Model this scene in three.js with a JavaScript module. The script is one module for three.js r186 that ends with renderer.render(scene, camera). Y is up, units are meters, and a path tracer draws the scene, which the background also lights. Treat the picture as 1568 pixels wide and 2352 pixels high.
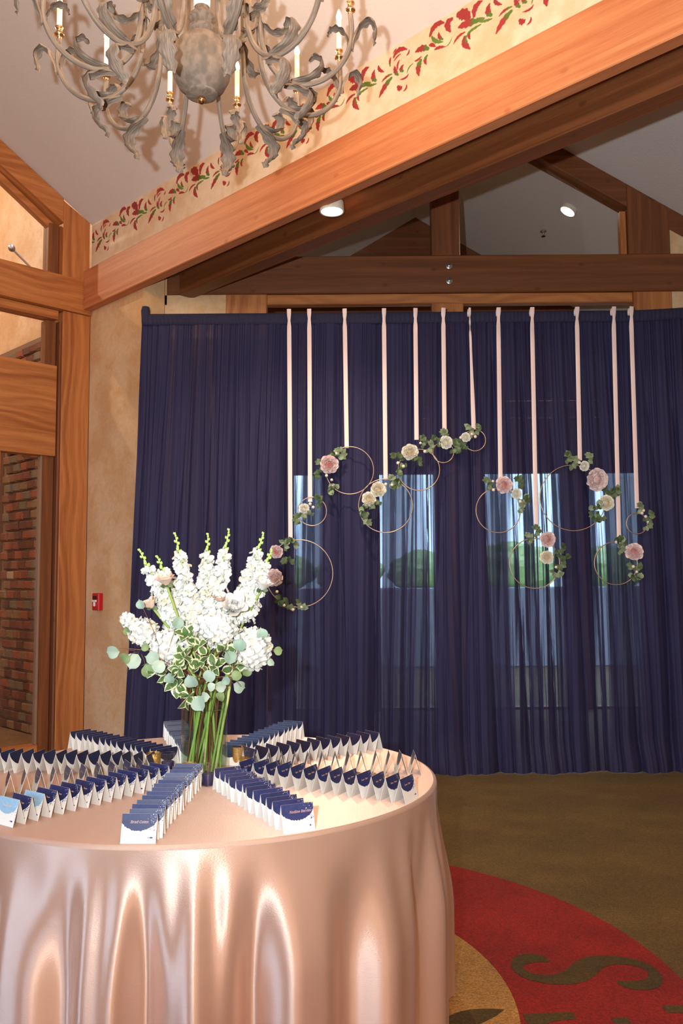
import * as THREE from 'three';
import { mergeGeometries, toCreasedNormals } from 'three/addons/utils/BufferGeometryUtils.js';
import { RectAreaLightUniformsLib } from 'three/addons/lights/RectAreaLightUniformsLib.js';
import { FontLoader } from 'three/addons/loaders/FontLoader.js';

// ---------------------------------------------------------------- camera, sky, lights, exposure
const renderer = new THREE.WebGLRenderer({ antialias: true });
renderer.toneMapping = THREE.LinearToneMapping;
renderer.toneMappingExposure = 0.97;
renderer.shadowMap.enabled = true;
RectAreaLightUniformsLib.init();
const scene = new THREE.Scene();
scene.background = new THREE.Color(0.44, 0.68, 1.0);
scene.backgroundIntensity = 9.0;
const camera = new THREE.PerspectiveCamera(2 * Math.atan(1176 / 1980) * 180 / Math.PI, 1568 / 2352, 0.05, 120);
camera.position.set(0, 1.45, 0);
camera.rotation.order = 'YXZ';
camera.rotation.set(4.677 * Math.PI / 180, 0, -0.0075);
const CANDLE_LIGHT = 0.45, FLASH_LIGHT = 66, DOWN_LIGHT = 16, PENDANT_LIGHT = 16;
const flash = new THREE.SpotLight(new THREE.Color(0.9, 0.97, 1), FLASH_LIGHT, 0, 1.25, 1);   // the photographer's flash on its bracket, tipped up a little
flash.name = 'camera_flash'; flash.position.set(-0.2, 1.57, 0.03); flash.shadow.radius = 1.2;
flash.target.position.set(-0.3, 4.5, -4);
scene.add(flash, flash.target);

// ---------------------------------------------------------------- helpers
let seedState = 7;
const seed = (s) => { seedState = s >>> 0; };
const rnd = () => { seedState = (seedState + 0x6D2B79F5) >>> 0; let t = seedState; t = Math.imul(t ^ (t >>> 15), t | 1); t ^= t + Math.imul(t ^ (t >>> 7), t | 61); return ((t ^ (t >>> 14)) >>> 0) / 4294967296; };
const rr = (a, b) => a + (b - a) * rnd();
const lerp = (a, b, t) => a + (b - a) * t;
const clamp = (x, a = 0, b = 1) => Math.min(b, Math.max(a, x));
const smooth = (a, b, x) => { const t = clamp((x - a) / (b - a)); return t * t * (3 - 2 * t); };
const hash = (x, y, s = 0) => { let h = Math.imul(x | 0, 374761393) ^ Math.imul(y | 0, 668265263) ^ Math.imul(s | 0, 2147483647 - 61); h = Math.imul(h ^ (h >>> 13), 1274126177); return ((h ^ (h >>> 16)) >>> 0) / 4294967296; };
const vnoise = (x, y, s = 0, px = 1e6, py = 1e6) => {
  const ix = Math.floor(x), iy = Math.floor(y), fx = x - ix, fy = y - iy, u = fx * fx * (3 - 2 * fx), v = fy * fy * (3 - 2 * fy);
  const w = (i, p) => ((i % p) + p) % p;
  const h = (i, j) => hash(w(i, px), w(j, py), s);
  return lerp(lerp(h(ix, iy), h(ix + 1, iy), u), lerp(h(ix, iy + 1), h(ix + 1, iy + 1), u), v);
};
const fbm = (x, y, s = 0, oct = 4, px = 1e6, py = 1e6) => { let a = 0.5, v = 0, n = 0; for (let o = 0; o < oct; o++) { v += a * vnoise(x, y, s + o * 17, px, py); n += a; a *= 0.5; x *= 2; y *= 2; px *= 2; py *= 2; } return v / n; };
function dataTex(w, h, fn, srgb = true) {
  const d = new Uint8Array(w * h * 4);
  for (let y = 0; y < h; y++) for (let x = 0; x < w; x++) { const c = fn(x / w, y / h, x, y), k = (y * w + x) * 4; d[k] = clamp(c[0], 0, 255); d[k + 1] = clamp(c[1], 0, 255); d[k + 2] = clamp(c[2], 0, 255); d[k + 3] = 255; }
  const t = new THREE.DataTexture(d, w, h);
  t.magFilter = THREE.LinearFilter; t.minFilter = THREE.LinearMipmapLinearFilter; t.generateMipmaps = true;
  t.wrapS = t.wrapT = THREE.RepeatWrapping; if (srgb) t.colorSpace = THREE.SRGBColorSpace; t.needsUpdate = true;
  return t;
}
const rep = (t, x, y) => { const c = t.clone(); c.repeat.set(x, y); c.needsUpdate = true; return c; };
const mat = (o) => new THREE.MeshStandardMaterial(o);
const phys = (o) => new THREE.MeshPhysicalMaterial(o);
const V = (x, y, z) => new THREE.Vector3(x, y, z);
const used = {};
function numbered(n) { if (!(n in used)) { used[n] = 0; return n; } used[n]++; return n + '_' + String(used[n]).padStart(3, '0'); }
function tag(o, label, category, group, kind) { o.userData = { label }; if (category) o.userData.category = category; if (group) o.userData.group = group; if (kind) o.userData.kind = kind; return o; }
function part(name, geo, m, parent, label) { const o = new THREE.Mesh(geo, m); o.name = name; parent.add(o); if (label) o.userData = { label }; return o; }
function base(name, pos = [0, 0, 0], ry = 0) { const g = new THREE.Group(); g.name = numbered(name); g.position.set(...pos); g.rotation.y = ry; scene.add(g); return g; }
function top(name, geo, m) { const o = new THREE.Mesh(geo, m); o.name = numbered(name); scene.add(o); return o; }
function struct(name, geo, m, label) { const o = new THREE.Mesh(geo, m); o.name = name; scene.add(o); o.userData = { kind: 'structure', label }; return o; }
function structGroup(name, label) { const o = new THREE.Group(); o.name = name; scene.add(o); o.userData = { kind: 'structure', label }; return o; }
// uv in metres from the dominant normal; "along" is the axis of the grain
function metreUV(g0, along = 'x', off = 0) {
  const g = g0.index ? g0.toNonIndexed() : g0; g.computeVertexNormals();
  const p = g.attributes.position, n = g.attributes.normal, uv = new Float32Array(p.count * 2);
  for (let i = 0; i < p.count; i++) {
    const P = { x: p.getX(i), y: p.getY(i), z: p.getZ(i) }, N = { x: Math.abs(n.getX(i)), y: Math.abs(n.getY(i)), z: Math.abs(n.getZ(i)) };
    const dom = N.x >= N.y && N.x >= N.z ? 'x' : N.y >= N.z ? 'y' : 'z';
    let rest = ['x', 'y', 'z'].filter((a) => a !== dom), u, v;
    if (dom === along) { u = P[rest[0]]; v = P[rest[1]]; } else { u = P[along]; v = P[rest.find((a) => a !== along)]; }
    uv[2 * i] = u + off; uv[2 * i + 1] = v + off * 0.37;
  }
  g.setAttribute('uv', new THREE.BufferAttribute(uv, 2));
  return g;
}
// chamfered box from min to max corner
function cbox(x0, y0, z0, x1, y1, z1, along = 'x', b = 0.006) {
  const w = x1 - x0, h = y1 - y0, d = z1 - z0; b = Math.min(b, w / 3, h / 3, d / 3);
  const s = new THREE.Shape(); s.moveTo(-w / 2 + b, -h / 2 + b); s.lineTo(w / 2 - b, -h / 2 + b); s.lineTo(w / 2 - b, h / 2 - b); s.lineTo(-w / 2 + b, h / 2 - b); s.closePath();
  const g = new THREE.ExtrudeGeometry(s, { depth: d - 2 * b, bevelEnabled: true, bevelThickness: b, bevelSize: b, bevelSegments: 1 });
  g.translate((x0 + x1) / 2, (y0 + y1) / 2, z0 + b);
  return metreUV(g, along, x0 * 1.7 + y0 * 2.3);
}
function poly(pts, depth, b = 0.006, along = 'x') {             // polygon in x,y extruded along z
  const s = new THREE.Shape(pts.map((p) => new THREE.Vector2(...p)));
  const g = new THREE.ExtrudeGeometry(s, { depth, bevelEnabled: b > 0, bevelThickness: b, bevelSize: b, bevelOffset: -b, bevelSegments: 1 });
  return metreUV(g, along, pts[0][0]);
}
// local beam of length L along x from the origin, then turned by angle a in its x,y plane
function slant(L, h, d, a, x, y, z) { const g = cbox(0, -h, -d, L, 0, 0, 'x'); g.rotateZ(a); g.translate(x, y, z); return g; }
// room frame: u along the stencilled wall, y up, n into the room; the corner by the post is its origin
const Q = Math.SQRT1_2;
const ROOM = new THREE.Matrix4().makeBasis(V(Q, 0, Q), V(0, 1, 0), V(-Q, 0, Q)).setPosition(-2.238, 0, -7.568);
const room = (g) => { g.applyMatrix4(ROOM); return g; };
// a sheet of cells: f(s,t) gives a point
function sheet(ns, nt, f, close = false) {
  const p = [], uv = [], ix = [];
  for (let j = 0; j <= nt; j++) for (let i = 0; i <= ns; i++) { const v = f(i / ns, j / nt); p.push(v.x ?? v[0], v.y ?? v[1], v.z ?? v[2]); uv.push(i / ns, j / nt); }
  for (let j = 0; j < nt; j++) for (let i = 0; i < ns; i++) { const a = j * (ns + 1) + i; ix.push(a, a + 1, a + ns + 2, a, a + ns + 2, a + ns + 1); }
  const g = new THREE.BufferGeometry();
  g.setAttribute('position', new THREE.Float32BufferAttribute(p, 3)); g.setAttribute('uv', new THREE.Float32BufferAttribute(uv, 2)); g.setIndex(ix); g.computeVertexNormals();
  return g;
}
function colored(g, f) { const p = g.attributes.position, c = new Float32Array(p.count * 3); for (let i = 0; i < p.count; i++) c.set(f(p.getX(i), p.getY(i), p.getZ(i), g.attributes.uv ? g.attributes.uv.getX(i) : 0, g.attributes.uv ? g.attributes.uv.getY(i) : 0), 3 * i); g.setAttribute('color', new THREE.BufferAttribute(c, 3)); return g; }
const lathe = (pts, n = 24) => new THREE.LatheGeometry(pts.map((p) => new THREE.Vector2(...p)), n);
const tube = (pts, r, n = 24, k = 8) => new THREE.TubeGeometry(new THREE.CatmullRomCurve3(pts), n, r, k);

// ---------------------------------------------------------------- materials
function woodTex(s, light, dark, rings, knots, cath = 0, wob = 0.5) {
  return dataTex(1024, 512, (u, v) => {
    const x = u * 4, y = v * 8;                                // about 2.4 m by 0.8 m of board
    const warp = wob * fbm(x * 0.5, y * 0.9, s, 3, 2, 7) + (cath ? cath * fbm(x * 0.75, y * 0.375, s + 9, 2, 3, 3) : 0);
    const g = fbm(x * 0.5, y * rings + warp * rings, s + 3, 3, 2, 8 * rings | 0);
    const line = Math.pow(Math.abs(Math.sin((y * 1.25 + warp * 2.2) * Math.PI)), 3);
    const fine = fbm(x * 5, y * 46, s + 5, 2, 20, 368);
    let k = 0.6 * g + (cath ? 0.17 : 0.08) * line + 0.34 * fine;
    if (knots) for (let i = 0; i < knots; i++) { const kx = hash(i, 1, s), ky = hash(i, 2, s), dx = (u - kx) * 2.4, dy = (v - ky) * 0.8, d = Math.hypot(dx, dy * 1.5); k = lerp(k, 0.02, Math.exp(-d * d / 0.0003)); }
    k = smooth(0.15, 0.85, k);
    return [0, 1, 2].map((c) => lerp(dark[c], light[c], k));
  });
}
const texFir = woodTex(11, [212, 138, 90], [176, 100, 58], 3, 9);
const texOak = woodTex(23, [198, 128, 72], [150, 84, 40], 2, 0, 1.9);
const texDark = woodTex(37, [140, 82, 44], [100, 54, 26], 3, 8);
for (const t of [texFir, texOak, texDark]) t.repeat.set(1 / 2.4, 1 / 0.8);
const M = {};
M.fir = mat({ map: texFir, roughness: 0.5 });
M.oak = mat({ map: texOak, roughness: 0.45 });
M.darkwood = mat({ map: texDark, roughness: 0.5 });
const texPlaster = dataTex(1024, 1024, (u, v) => {
  const a = fbm(u * 6, v * 6, 3, 4, 6, 6), b = fbm(u * 26, v * 26, 8, 3, 26, 26), c = fbm(u * 90, v * 90, 15, 2, 90, 90);
  const k = smooth(0.25, 0.78, a * 0.62 + b * 0.38), st = smooth(0.62, 0.72, b) * 0.3;
  const m = (h, l) => lerp(l, h, k) * (1 - 0.1 * st) + (c - 0.5) * 10;
  return [m(228, 210), m(195, 166), m(154, 118)];
});
texPlaster.repeat.set(1 / 1.6, 1 / 1.6);
const texBump = dataTex(512, 512, (u, v) => { const b = 255 * fbm(u * 60, v * 60, 21, 3, 60, 60); return [b, b, b]; }, false);
M.plaster = mat({ map: texPlaster, roughness: 0.9, bumpMap: rep(texBump, 1, 1), bumpScale: 0.0015 });
M.ceiling = mat({ color: 0xdcd3d0, roughness: 0.95, bumpMap: rep(texBump, 1.5, 1.5), bumpScale: 0.001 });
M.offwhite = mat({ color: 0xcfc3b4, roughness: 0.9 });
M.glass = phys({ color: 0xffffff, roughness: 0.0, transmission: 1, thickness: 0, ior: 1.5 });
const texCarpet = dataTex(512, 512, (u, v) => { const k = 0.72 + 0.42 * fbm(u * 160, v * 160, 31, 2, 160, 160) + 0.2 * (fbm(u * 5, v * 5, 33, 3, 5, 5) - 0.5); return [215 * k, 215 * k, 215 * k]; });
const texPile = dataTex(512, 512, (u, v) => { const b = 255 * fbm(u * 170, v * 170, 41, 2, 170, 170); return [b, b, b]; }, false);
const carpet = (c) => mat({ color: c, map: rep(texCarpet, 1.25, 1.25), roughness: 1, bumpMap: rep(texPile, 1.25, 1.25), bumpScale: 0.004 });
M.olive = carpet(0x7c6232); M.red = carpet(0xa8221c); M.tan = carpet(0xcf9a55); M.oliveDark = carpet(0x5f4c22); M.brown = carpet(0xb08a60);
M.iron = mat({ map: dataTex(256, 256, (u, v) => { const k = fbm(u * 24, v * 14, 51, 5, 24, 14), d = smooth(0.3, 0.75, k); return [lerp(120, 150, d), lerp(105, 131, d), lerp(92, 115, d)]; }), roughness: 0.75, metalness: 0.1, side: THREE.DoubleSide });
M.brass = mat({ color: 0xd8b080, roughness: 0.22, metalness: 1 });
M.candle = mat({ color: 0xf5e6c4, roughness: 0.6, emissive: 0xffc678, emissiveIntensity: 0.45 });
M.bulb = mat({ color: 0xffffff, roughness: 0.3, emissive: 0xffd8a0, emissiveIntensity: 9 });
M.lamp = mat({ color: 0xffffff, roughness: 0.3, emissive: 0xfff0d8, emissiveIntensity: 14 });
M.whiteTrim = mat({ color: 0xe8ddca, roughness: 0.5 });
M.steel = mat({ color: 0xb8b8b8, roughness: 0.35, metalness: 0.9 });

// ---------------------------------------------------------------- the room
// floor of the hall, the carpet pattern woven in
{
  const fl = struct('floor', metreUV(new THREE.BoxGeometry(34, 0.12, 34).translate(-1, -0.06, -1), 'x'), M.olive, 'olive green hall carpet');
  const flat = (g, x, z, y = 0.0012) => { g.rotateX(-Math.PI / 2); g.translate(x, y, z); const p = g.attributes.position, uv = new Float32Array(p.count * 2); for (let i = 0; i < p.count; i++) { uv[2 * i] = p.getX(i); uv[2 * i + 1] = p.getZ(i); } g.setAttribute('uv', new THREE.BufferAttribute(uv, 2)); return g; };
  part('carpet_ring', flat(new THREE.RingGeometry(0.95, 1.696, 160, 1), -0.47, -3.19), M.red, fl, 'red carpet ring');
  part('carpet_medallion', flat(new THREE.CircleGeometry(1.238, 128), -0.651, -3.125, 0.0018), M.tan, fl, 'tan carpet centre');
  const font = await new FontLoader().loadAsync('fonts/droid/droid_serif_bold.typeface.json');
  const letter = (ch, size, x, z, turn, sx = 1) => { const g = new THREE.ShapeGeometry(font.generateShapes(ch, size), 10); g.computeBoundingBox(); const b = g.boundingBox; g.translate(-(b.min.x + b.max.x) / 2, -(b.min.y + b.max.y) / 2, 0); g.scale(sx, 1, 1); g.rotateZ(turn); part('carpet_letter', flat(g, x, z, 0.0024), M.oliveDark, fl, 'olive letter ' + ch); };
  letter('S', 0.53, 0.895, -3.345, 1.44, 0.74);
  letter('E', 0.66, 0.93, -2.86, 1.62, 0.75);
  const lf = new THREE.Shape(); lf.moveTo(0, 0); lf.quadraticCurveTo(0.1, 0.13, 0.34, 0.09); lf.quadraticCurveTo(0.22, -0.05, 0.02, -0.12); lf.closePath();
  part('carpet_leaf', flat(new THREE.ShapeGeometry(lf, 12).scale(0.62, 0.7, 1), 0.33, -2.99, 0.0024), M.oliveDark, fl, 'dark olive leaf motif');
}
const eave = 4.69, slope = 0.565, ridgeN = 4.2, NW = 8.4, UE = 13;
// gable-end wall line (u = 0): post, rails, glazing are below; solid walls of the hall
{
  // stencilled upper wall over the opening, with the pier beside the corner
  const W = 2048, H = 224, cv = document.createElement('canvas'); cv.width = W; cv.height = H;
  const x = cv.getContext('2d'), L = 5.2, sc = W / L, uStart = 0;
  for (let j = 0; j < H; j += 2) for (let i = 0; i < W; i += 2) { const u = i / sc, v = j / sc, a = fbm(u * 3.7, v * 3.7, 3, 4), b = fbm(u * 16, v * 16, 8, 3), c = hash(i, j, 2), k = smooth(0.25, 0.78, a * 0.6 + b * 0.4), m = (h, l) => Math.round(lerp(l, h, k) + (c - 0.5) * 5); x.fillStyle = `rgb(${m(234, 218)},${m(210, 184)},${m(182, 146)})`; x.fillRect(i, j, 2, 2); }
  const strokes = [['m',30,111,6,46,-16,2,-78],['m',13,111,26,59,38,23,11],['r',25,122,121,152,182,232,127],['r',11,248,118,247,93,224,93],['r',7,151,169,129,172,119,144],['r',9,182,123,144,120,125,99],['m',13,96,80,87,121,103,137],['m',21,161,-4,127,29,131,69],['r',12,172,88,147,70,154,32],['m',22,202,3,162,28,203,45],
    ['g',8,277,19,230,13,230,-24],['r',11,239,-28,229,-55,172,-36],['r',26,151,-66,169,-103,188,-84],['r',11,222,-89,228,-118,196,-120],['m',30,399,50,348,96,293,80],['r',12,341,34,316,18,287,29],['m',31,343,16,303,-10,320,-78],['m',19,389,21,352,7,378,-33],['r',18,398,73,419,77,447,43],['r',15,438,28,459,37,519,10],
    ['g',6,519,10,550,7,568,46],['r',30,406,122,435,205,515,156],['g',19,419,123,433,73,504,47],['m',17,504,61,464,88,473,120],['r',35,577,151,507,163,558,80],['r',49,600,159,655,156,696,93],['m',36,754,51,670,84,610,81],['g',13,769,25,703,25,669,13],['m',28,669,6,630,-19,692,-84],['r',18,655,12,634,-28,655,-60],
    ['r',14,661,31,601,38,577,-2],['m',17,703,25,669,13,693,-27],['r',31,724,86,714,162,781,155],['g',20,737,73,770,43,795,49],['m',28,843,39,795,73,829,117],['g',12,843,21,802,27,753,44],['r',17,862,131,853,100,908,69]];
  const y0 = 4.236, yTop = y0 + H / sc, PER = 0.862;
  for (let p = -1; p < 7; p++) for (const [c, w, ...q] of strokes) {
    const X = (i) => (0.07 + p * PER + q[i] / 1000) * sc, Y = (i) => (yTop - (4.5 + q[i] / 1000)) * sc;
    const P = [0, 2, 4].map((i) => [X(i), Y(i + 1)]), bez = (t) => [0, 1].map((k) => (1 - t) * (1 - t) * P[0][k] + 2 * t * (1 - t) * P[1][k] + t * t * P[2][k]);
    const n = 14, up = [], dn = [];
    for (let i = 0; i <= n; i++) { const t = i / n, a = bez(Math.max(0, t - 0.02)), b = bez(Math.min(1, t + 0.02)), d = Math.hypot(b[0] - a[0], b[1] - a[1]) || 1, h = (w / 1000) * sc * 0.64 * Math.pow(Math.sin(Math.PI * (0.06 + 0.9 * t)), 0.8) * (1 + 0.18 * Math.sin(t * 26)), o = bez(t), nx = -(b[1] - a[1]) / d, ny = (b[0] - a[0]) / d; up.push([o[0] + nx * h, o[1] + ny * h]); dn.push([o[0] - nx * h, o[1] - ny * h]); }
    const red = `rgb(${152 + 16 * hash(p, w, 1) | 0},50,50)`, green = 'rgb(88,118,44)';
    const g = x.createLinearGradient(P[0][0], P[0][1], P[2][0], P[2][1]);
    if (c === 'm') { g.addColorStop(0, green); g.addColorStop(0.28, green); g.addColorStop(0.5, red); g.addColorStop(1, red); } else { g.addColorStop(0, c === 'g' ? green : red); g.addColorStop(1, c === 'g' ? 'rgb(110,130,60)' : red); }
    x.fillStyle = g; x.beginPath(); x.moveTo(...up[0]); for (const a of up) x.lineTo(...a); for (const a of dn.reverse()) x.lineTo(...a); x.closePath(); x.fill();
  }
  const tex = new THREE.CanvasTexture(cv); tex.colorSpace = THREE.SRGBColorSpace; tex.anisotropy = 8;
  const mst = mat({ map: tex, roughness: 0.9, bumpMap: rep(texBump, 4, 1), bumpScale: 0.0015 });
  const wall = structGroup('wall_back', 'tan plaster wall with red and green stencilled scroll border above the sloping timber beam');
  const face = new THREE.PlaneGeometry(L, yTop - y0).translate(L / 2, (yTop + y0) / 2, 0.0); part('stencil_band', room(face), mst, wall, 'stencilled red and green leaf scroll');
  part('plaster', room(metreUV(new THREE.BoxGeometry(UE, 1.9, 0.3).translate(UE / 2, 4.2 + 0.95, -0.1502))), M.plaster, wall);
  part('plaster', room(metreUV(new THREE.BoxGeometry(UE - 7.6, 4.3, 0.3).translate((UE + 7.6) / 2, 2.15, -0.15))), M.plaster, wall);
  const pier = new THREE.Shape([[0, 0], [0.875, 0], [0.875, -0.16], [0.875 - 0.3, -0.46], [0, -0.46]].map((p) => new THREE.Vector2(p[0], -p[1])));
  // pier drawn in u,n and raised to the beam
  const pg = new THREE.ExtrudeGeometry(new THREE.Shape([[0, -0.46], [0.6, -0.46], [0.875, -0.2], [0.875, 0], [0, 0]].map((p) => new THREE.Vector2(p[0], p[1]))), { depth: 4.3, bevelEnabled: false });
  pg.applyMatrix4(new THREE.Matrix4().makeBasis(V(1, 0, 0), V(0, 0, 1), V(0, 1, 0)));
  const idx = pg.toNonIndexed(), pp = idx.attributes.position; for (let i = 0; i < pp.count; i += 3) { const a = [pp.getX(i), pp.getY(i), pp.getZ(i)], b = [pp.getX(i + 1), pp.getY(i + 1), pp.getZ(i + 1)]; pp.setXYZ(i, ...b); pp.setXYZ(i + 1, ...a); }
  part('pier', room(metreUV(idx, 'y')), M.plaster, wall);
}
// other walls, ceiling
{
  const rect = (u0, y0, n0, u1, y1, n1) => metreUV(new THREE.BoxGeometry(u1 - u0, y1 - y0, n1 - n0).translate((u0 + u1) / 2, (y0 + y1) / 2, (n0 + n1) / 2));
  // long wall behind the camera with tall windows
  const pieces = [rect(0, 0, NW, UE, 0.15, NW + 0.3), rect(0, 3.4, NW, UE, 4.9, NW + 0.3)], wins = [[2.8, 5.2], [8.4, 11.2]];
  let a = 0; for (const [s, e] of [...wins, [UE, UE]]) { pieces.push(rect(a, 0.15, NW, s, 3.4, NW + 0.3)); a = e; }
  struct('wall_front', room(mergeGeometries(pieces)), M.plaster, 'tan plaster wall with tall windows');
  wins.forEach(([s, e], i) => { const w = structGroup('window_' + (i + 5), 'tall hall window'); part('frame', room(mergeGeometries([cbox(s, 0.15, NW + 0.1, s + 0.07, 3.4, NW + 0.2, 'y'), cbox(e - 0.07, 0.15, NW + 0.1, e, 3.4, NW + 0.2, 'y'), cbox((s + e) / 2 - 0.03, 0.15, NW + 0.1, (s + e) / 2 + 0.03, 3.4, NW + 0.2, 'y'), cbox(s, 0.15, NW + 0.1, e, 0.25, NW + 0.2), cbox(s, 3.32, NW + 0.1, e, 3.4, NW + 0.2)])), M.oak, w); });
  struct('wall_right', room(rect(UE, 0, -0.3, UE + 0.3, 7.5, NW + 0.3)), M.plaster, 'far tan plaster end wall');
  const top1 = new THREE.Shape([[0, eave], [ridgeN, eave + slope * ridgeN], [NW + 0.3, eave], [NW + 0.3, eave + 0.2], [ridgeN, eave + slope * ridgeN + 0.2], [0, eave + 0.2]].map((p) => new THREE.Vector2(...p)));
  const cg = new THREE.ExtrudeGeometry(new THREE.Shape([[-0.35, eave - 0.35 * slope], [ridgeN, eave + slope * ridgeN], [NW + 0.35, eave - 0.35 * slope], [NW + 0.35, eave + 0.25], [ridgeN, eave + slope * ridgeN + 0.25], [-0.35, eave + 0.25]].map((p) => new THREE.Vector2(...p))), { depth: UE + 0.3, bevelEnabled: false });
  cg.applyMatrix4(new THREE.Matrix4().makeBasis(V(0, 0, 1), V(0, 1, 0), V(1, 0, 0)));
  // swap winding after the axis swap
  const ng = cg.toNonIndexed(), p = ng.attributes.position; for (let i = 0; i < p.count; i += 3) { const s = [p.getX(i), p.getY(i), p.getZ(i)], t = [p.getX(i + 1), p.getY(i + 1), p.getZ(i + 1)]; p.setXYZ(i, ...t); p.setXYZ(i + 1, ...s); }
  struct('ceiling', room(metreUV(ng)), M.ceiling, 'pale sloping plaster ceiling');
}

// ---- glazed timber wall on the left (u = 0), seen in n (across) and y
{
  const w = structGroup('window_1', 'oak framed glazed wall with a brick room behind it');
  const box = (n0, y0, n1, y1, u0, u1, along) => room(cbox(u0, y0, n0, u1, y1, n1, along));
  const P = (name, g, m, label) => part(name, g, m, w, label);
  P('corner_post', box(0.002, 0, 0.262, 3.842, -0.2, 0.0, 'y'), M.oak);
  P('stub_post', room(poly([[-0.283, 4.152], [-0.026, 4.152], [-0.026, 4.70], [-0.283, 4.83]], 0.2, 0.004, 'y').rotateY(Math.PI / 2).translate(-0.19, 0, 0)), M.oak);
  P('moulding', box(0.264, 0, 0.285, 3.75, -0.14, -0.012, 'y'), M.darkwood);
  P('jamb', box(0.286, 0, 0.388, 3.75, -0.16, -0.07, 'y'), M.darkwood);
  P('jamb', box(0.286, 4.152, 0.385, 4.62, -0.16, -0.05, 'y'), M.darkwood);
  P('head_rail', box(0.286, 3.762, 4.0, 3.84, -0.15, -0.03, 'z'), M.oak);
  P('panel_rail', box(0.288, 2.557, 4.0, 3.35, -0.15, -0.035, 'z'), M.oak);
  P('stile', box(0.762, 0, 0.98, 2.555, -0.15, -0.045, 'y'), M.oak);
  P('stile', box(2.0, 0, 2.2, 2.555, -0.15, -0.045, 'y'), M.oak);
  P('stile', box(3.8, 0, 4.0, 3.76, -0.15, -0.045, 'y'), M.oak);
  P('bottom_rail', box(0.39, 0, 3.8, 0.12, -0.15, -0.05, 'z'), M.oak);
  // glazing bar in front of the brick, right of the door glass
  P('glazing_bar', box(0.39, 0.12, 0.412, 2.555, -0.12, -0.06, 'y'), mat({ color: 0x8a6a50, roughness: 0.5 }));
  const pane = (n0, y0, n1, y1) => P('pane', room(new THREE.BoxGeometry(0.008, y1 - y0, n1 - n0).translate(-0.1, (y0 + y1) / 2, (n0 + n1) / 2)), M.glass);
  pane(0.412, 0.12, 0.762, 2.555); pane(0.98, 0.12, 2.0, 2.555); pane(0.388, 3.352, 3.8, 3.76);
  // gable light under the rafter: glass cut to its slope
  const gp = new THREE.ExtrudeGeometry(new THREE.Shape([[-0.385, 4.152], [-0.385, 4.6], [-4.0, 6.75], [-4.0, 4.152]].map((q) => new THREE.Vector2(...q))), { depth: 0.008, bevelEnabled: false }); gp.rotateY(Math.PI / 2); gp.translate(-0.11, 0, 0);
  P('pane', room(gp), M.glass);
  P('bead', room(poly([[-0.30, 4.53], [-0.30, 4.60], [-4.2, 7.06], [-4.2, 6.98]], 0.06, 0.004).rotateY(Math.PI / 2).translate(-0.12, 0, 0)), M.oak);
  const lw = struct('wall_left', room(metreUV(new THREE.BoxGeometry(0.2, 7.5, NW - 3.9).translate(-0.12, 3.75, 3.9 + (NW - 3.9) / 2))), M.plaster, 'tan plaster wall left of the glazed timber wall');
}
// timber beams of the hall
tag(top('timber_beam', room(cbox(-0.12, 3.846, 0.0, 0.026, 4.15, 4.2, 'z')), M.oak), 'short oak tie beam running left from the corner above the glazed wall', 'beam');
tag(top('timber_beam', room(poly([[-0.286, 4.63], [-0.286, 4.845], [-4.2, 7.06], [-4.2, 6.84]], 0.14, 0.005).rotateY(Math.PI / 2).translate(-0.12, 0, 0)), M.oak), 'sloping rafter under the ceiling at the left edge of the photo', 'beam');
tag(top('timber_beam', room(cbox(0.03, 3.885, 0.0, 9.0, 4.235, 0.09, 'x')), M.fir), 'long bright orange timber beam running diagonally below the stencilled wall', 'beam');
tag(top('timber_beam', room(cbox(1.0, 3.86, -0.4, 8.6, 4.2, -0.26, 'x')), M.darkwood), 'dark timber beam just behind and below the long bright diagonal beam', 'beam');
struct('trim_1', room(cbox(0.9, 4.03, -0.26, 8.6, 4.06, 0.0, 'x')), M.darkwood, 'dark soffit board between the twin beams');

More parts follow.
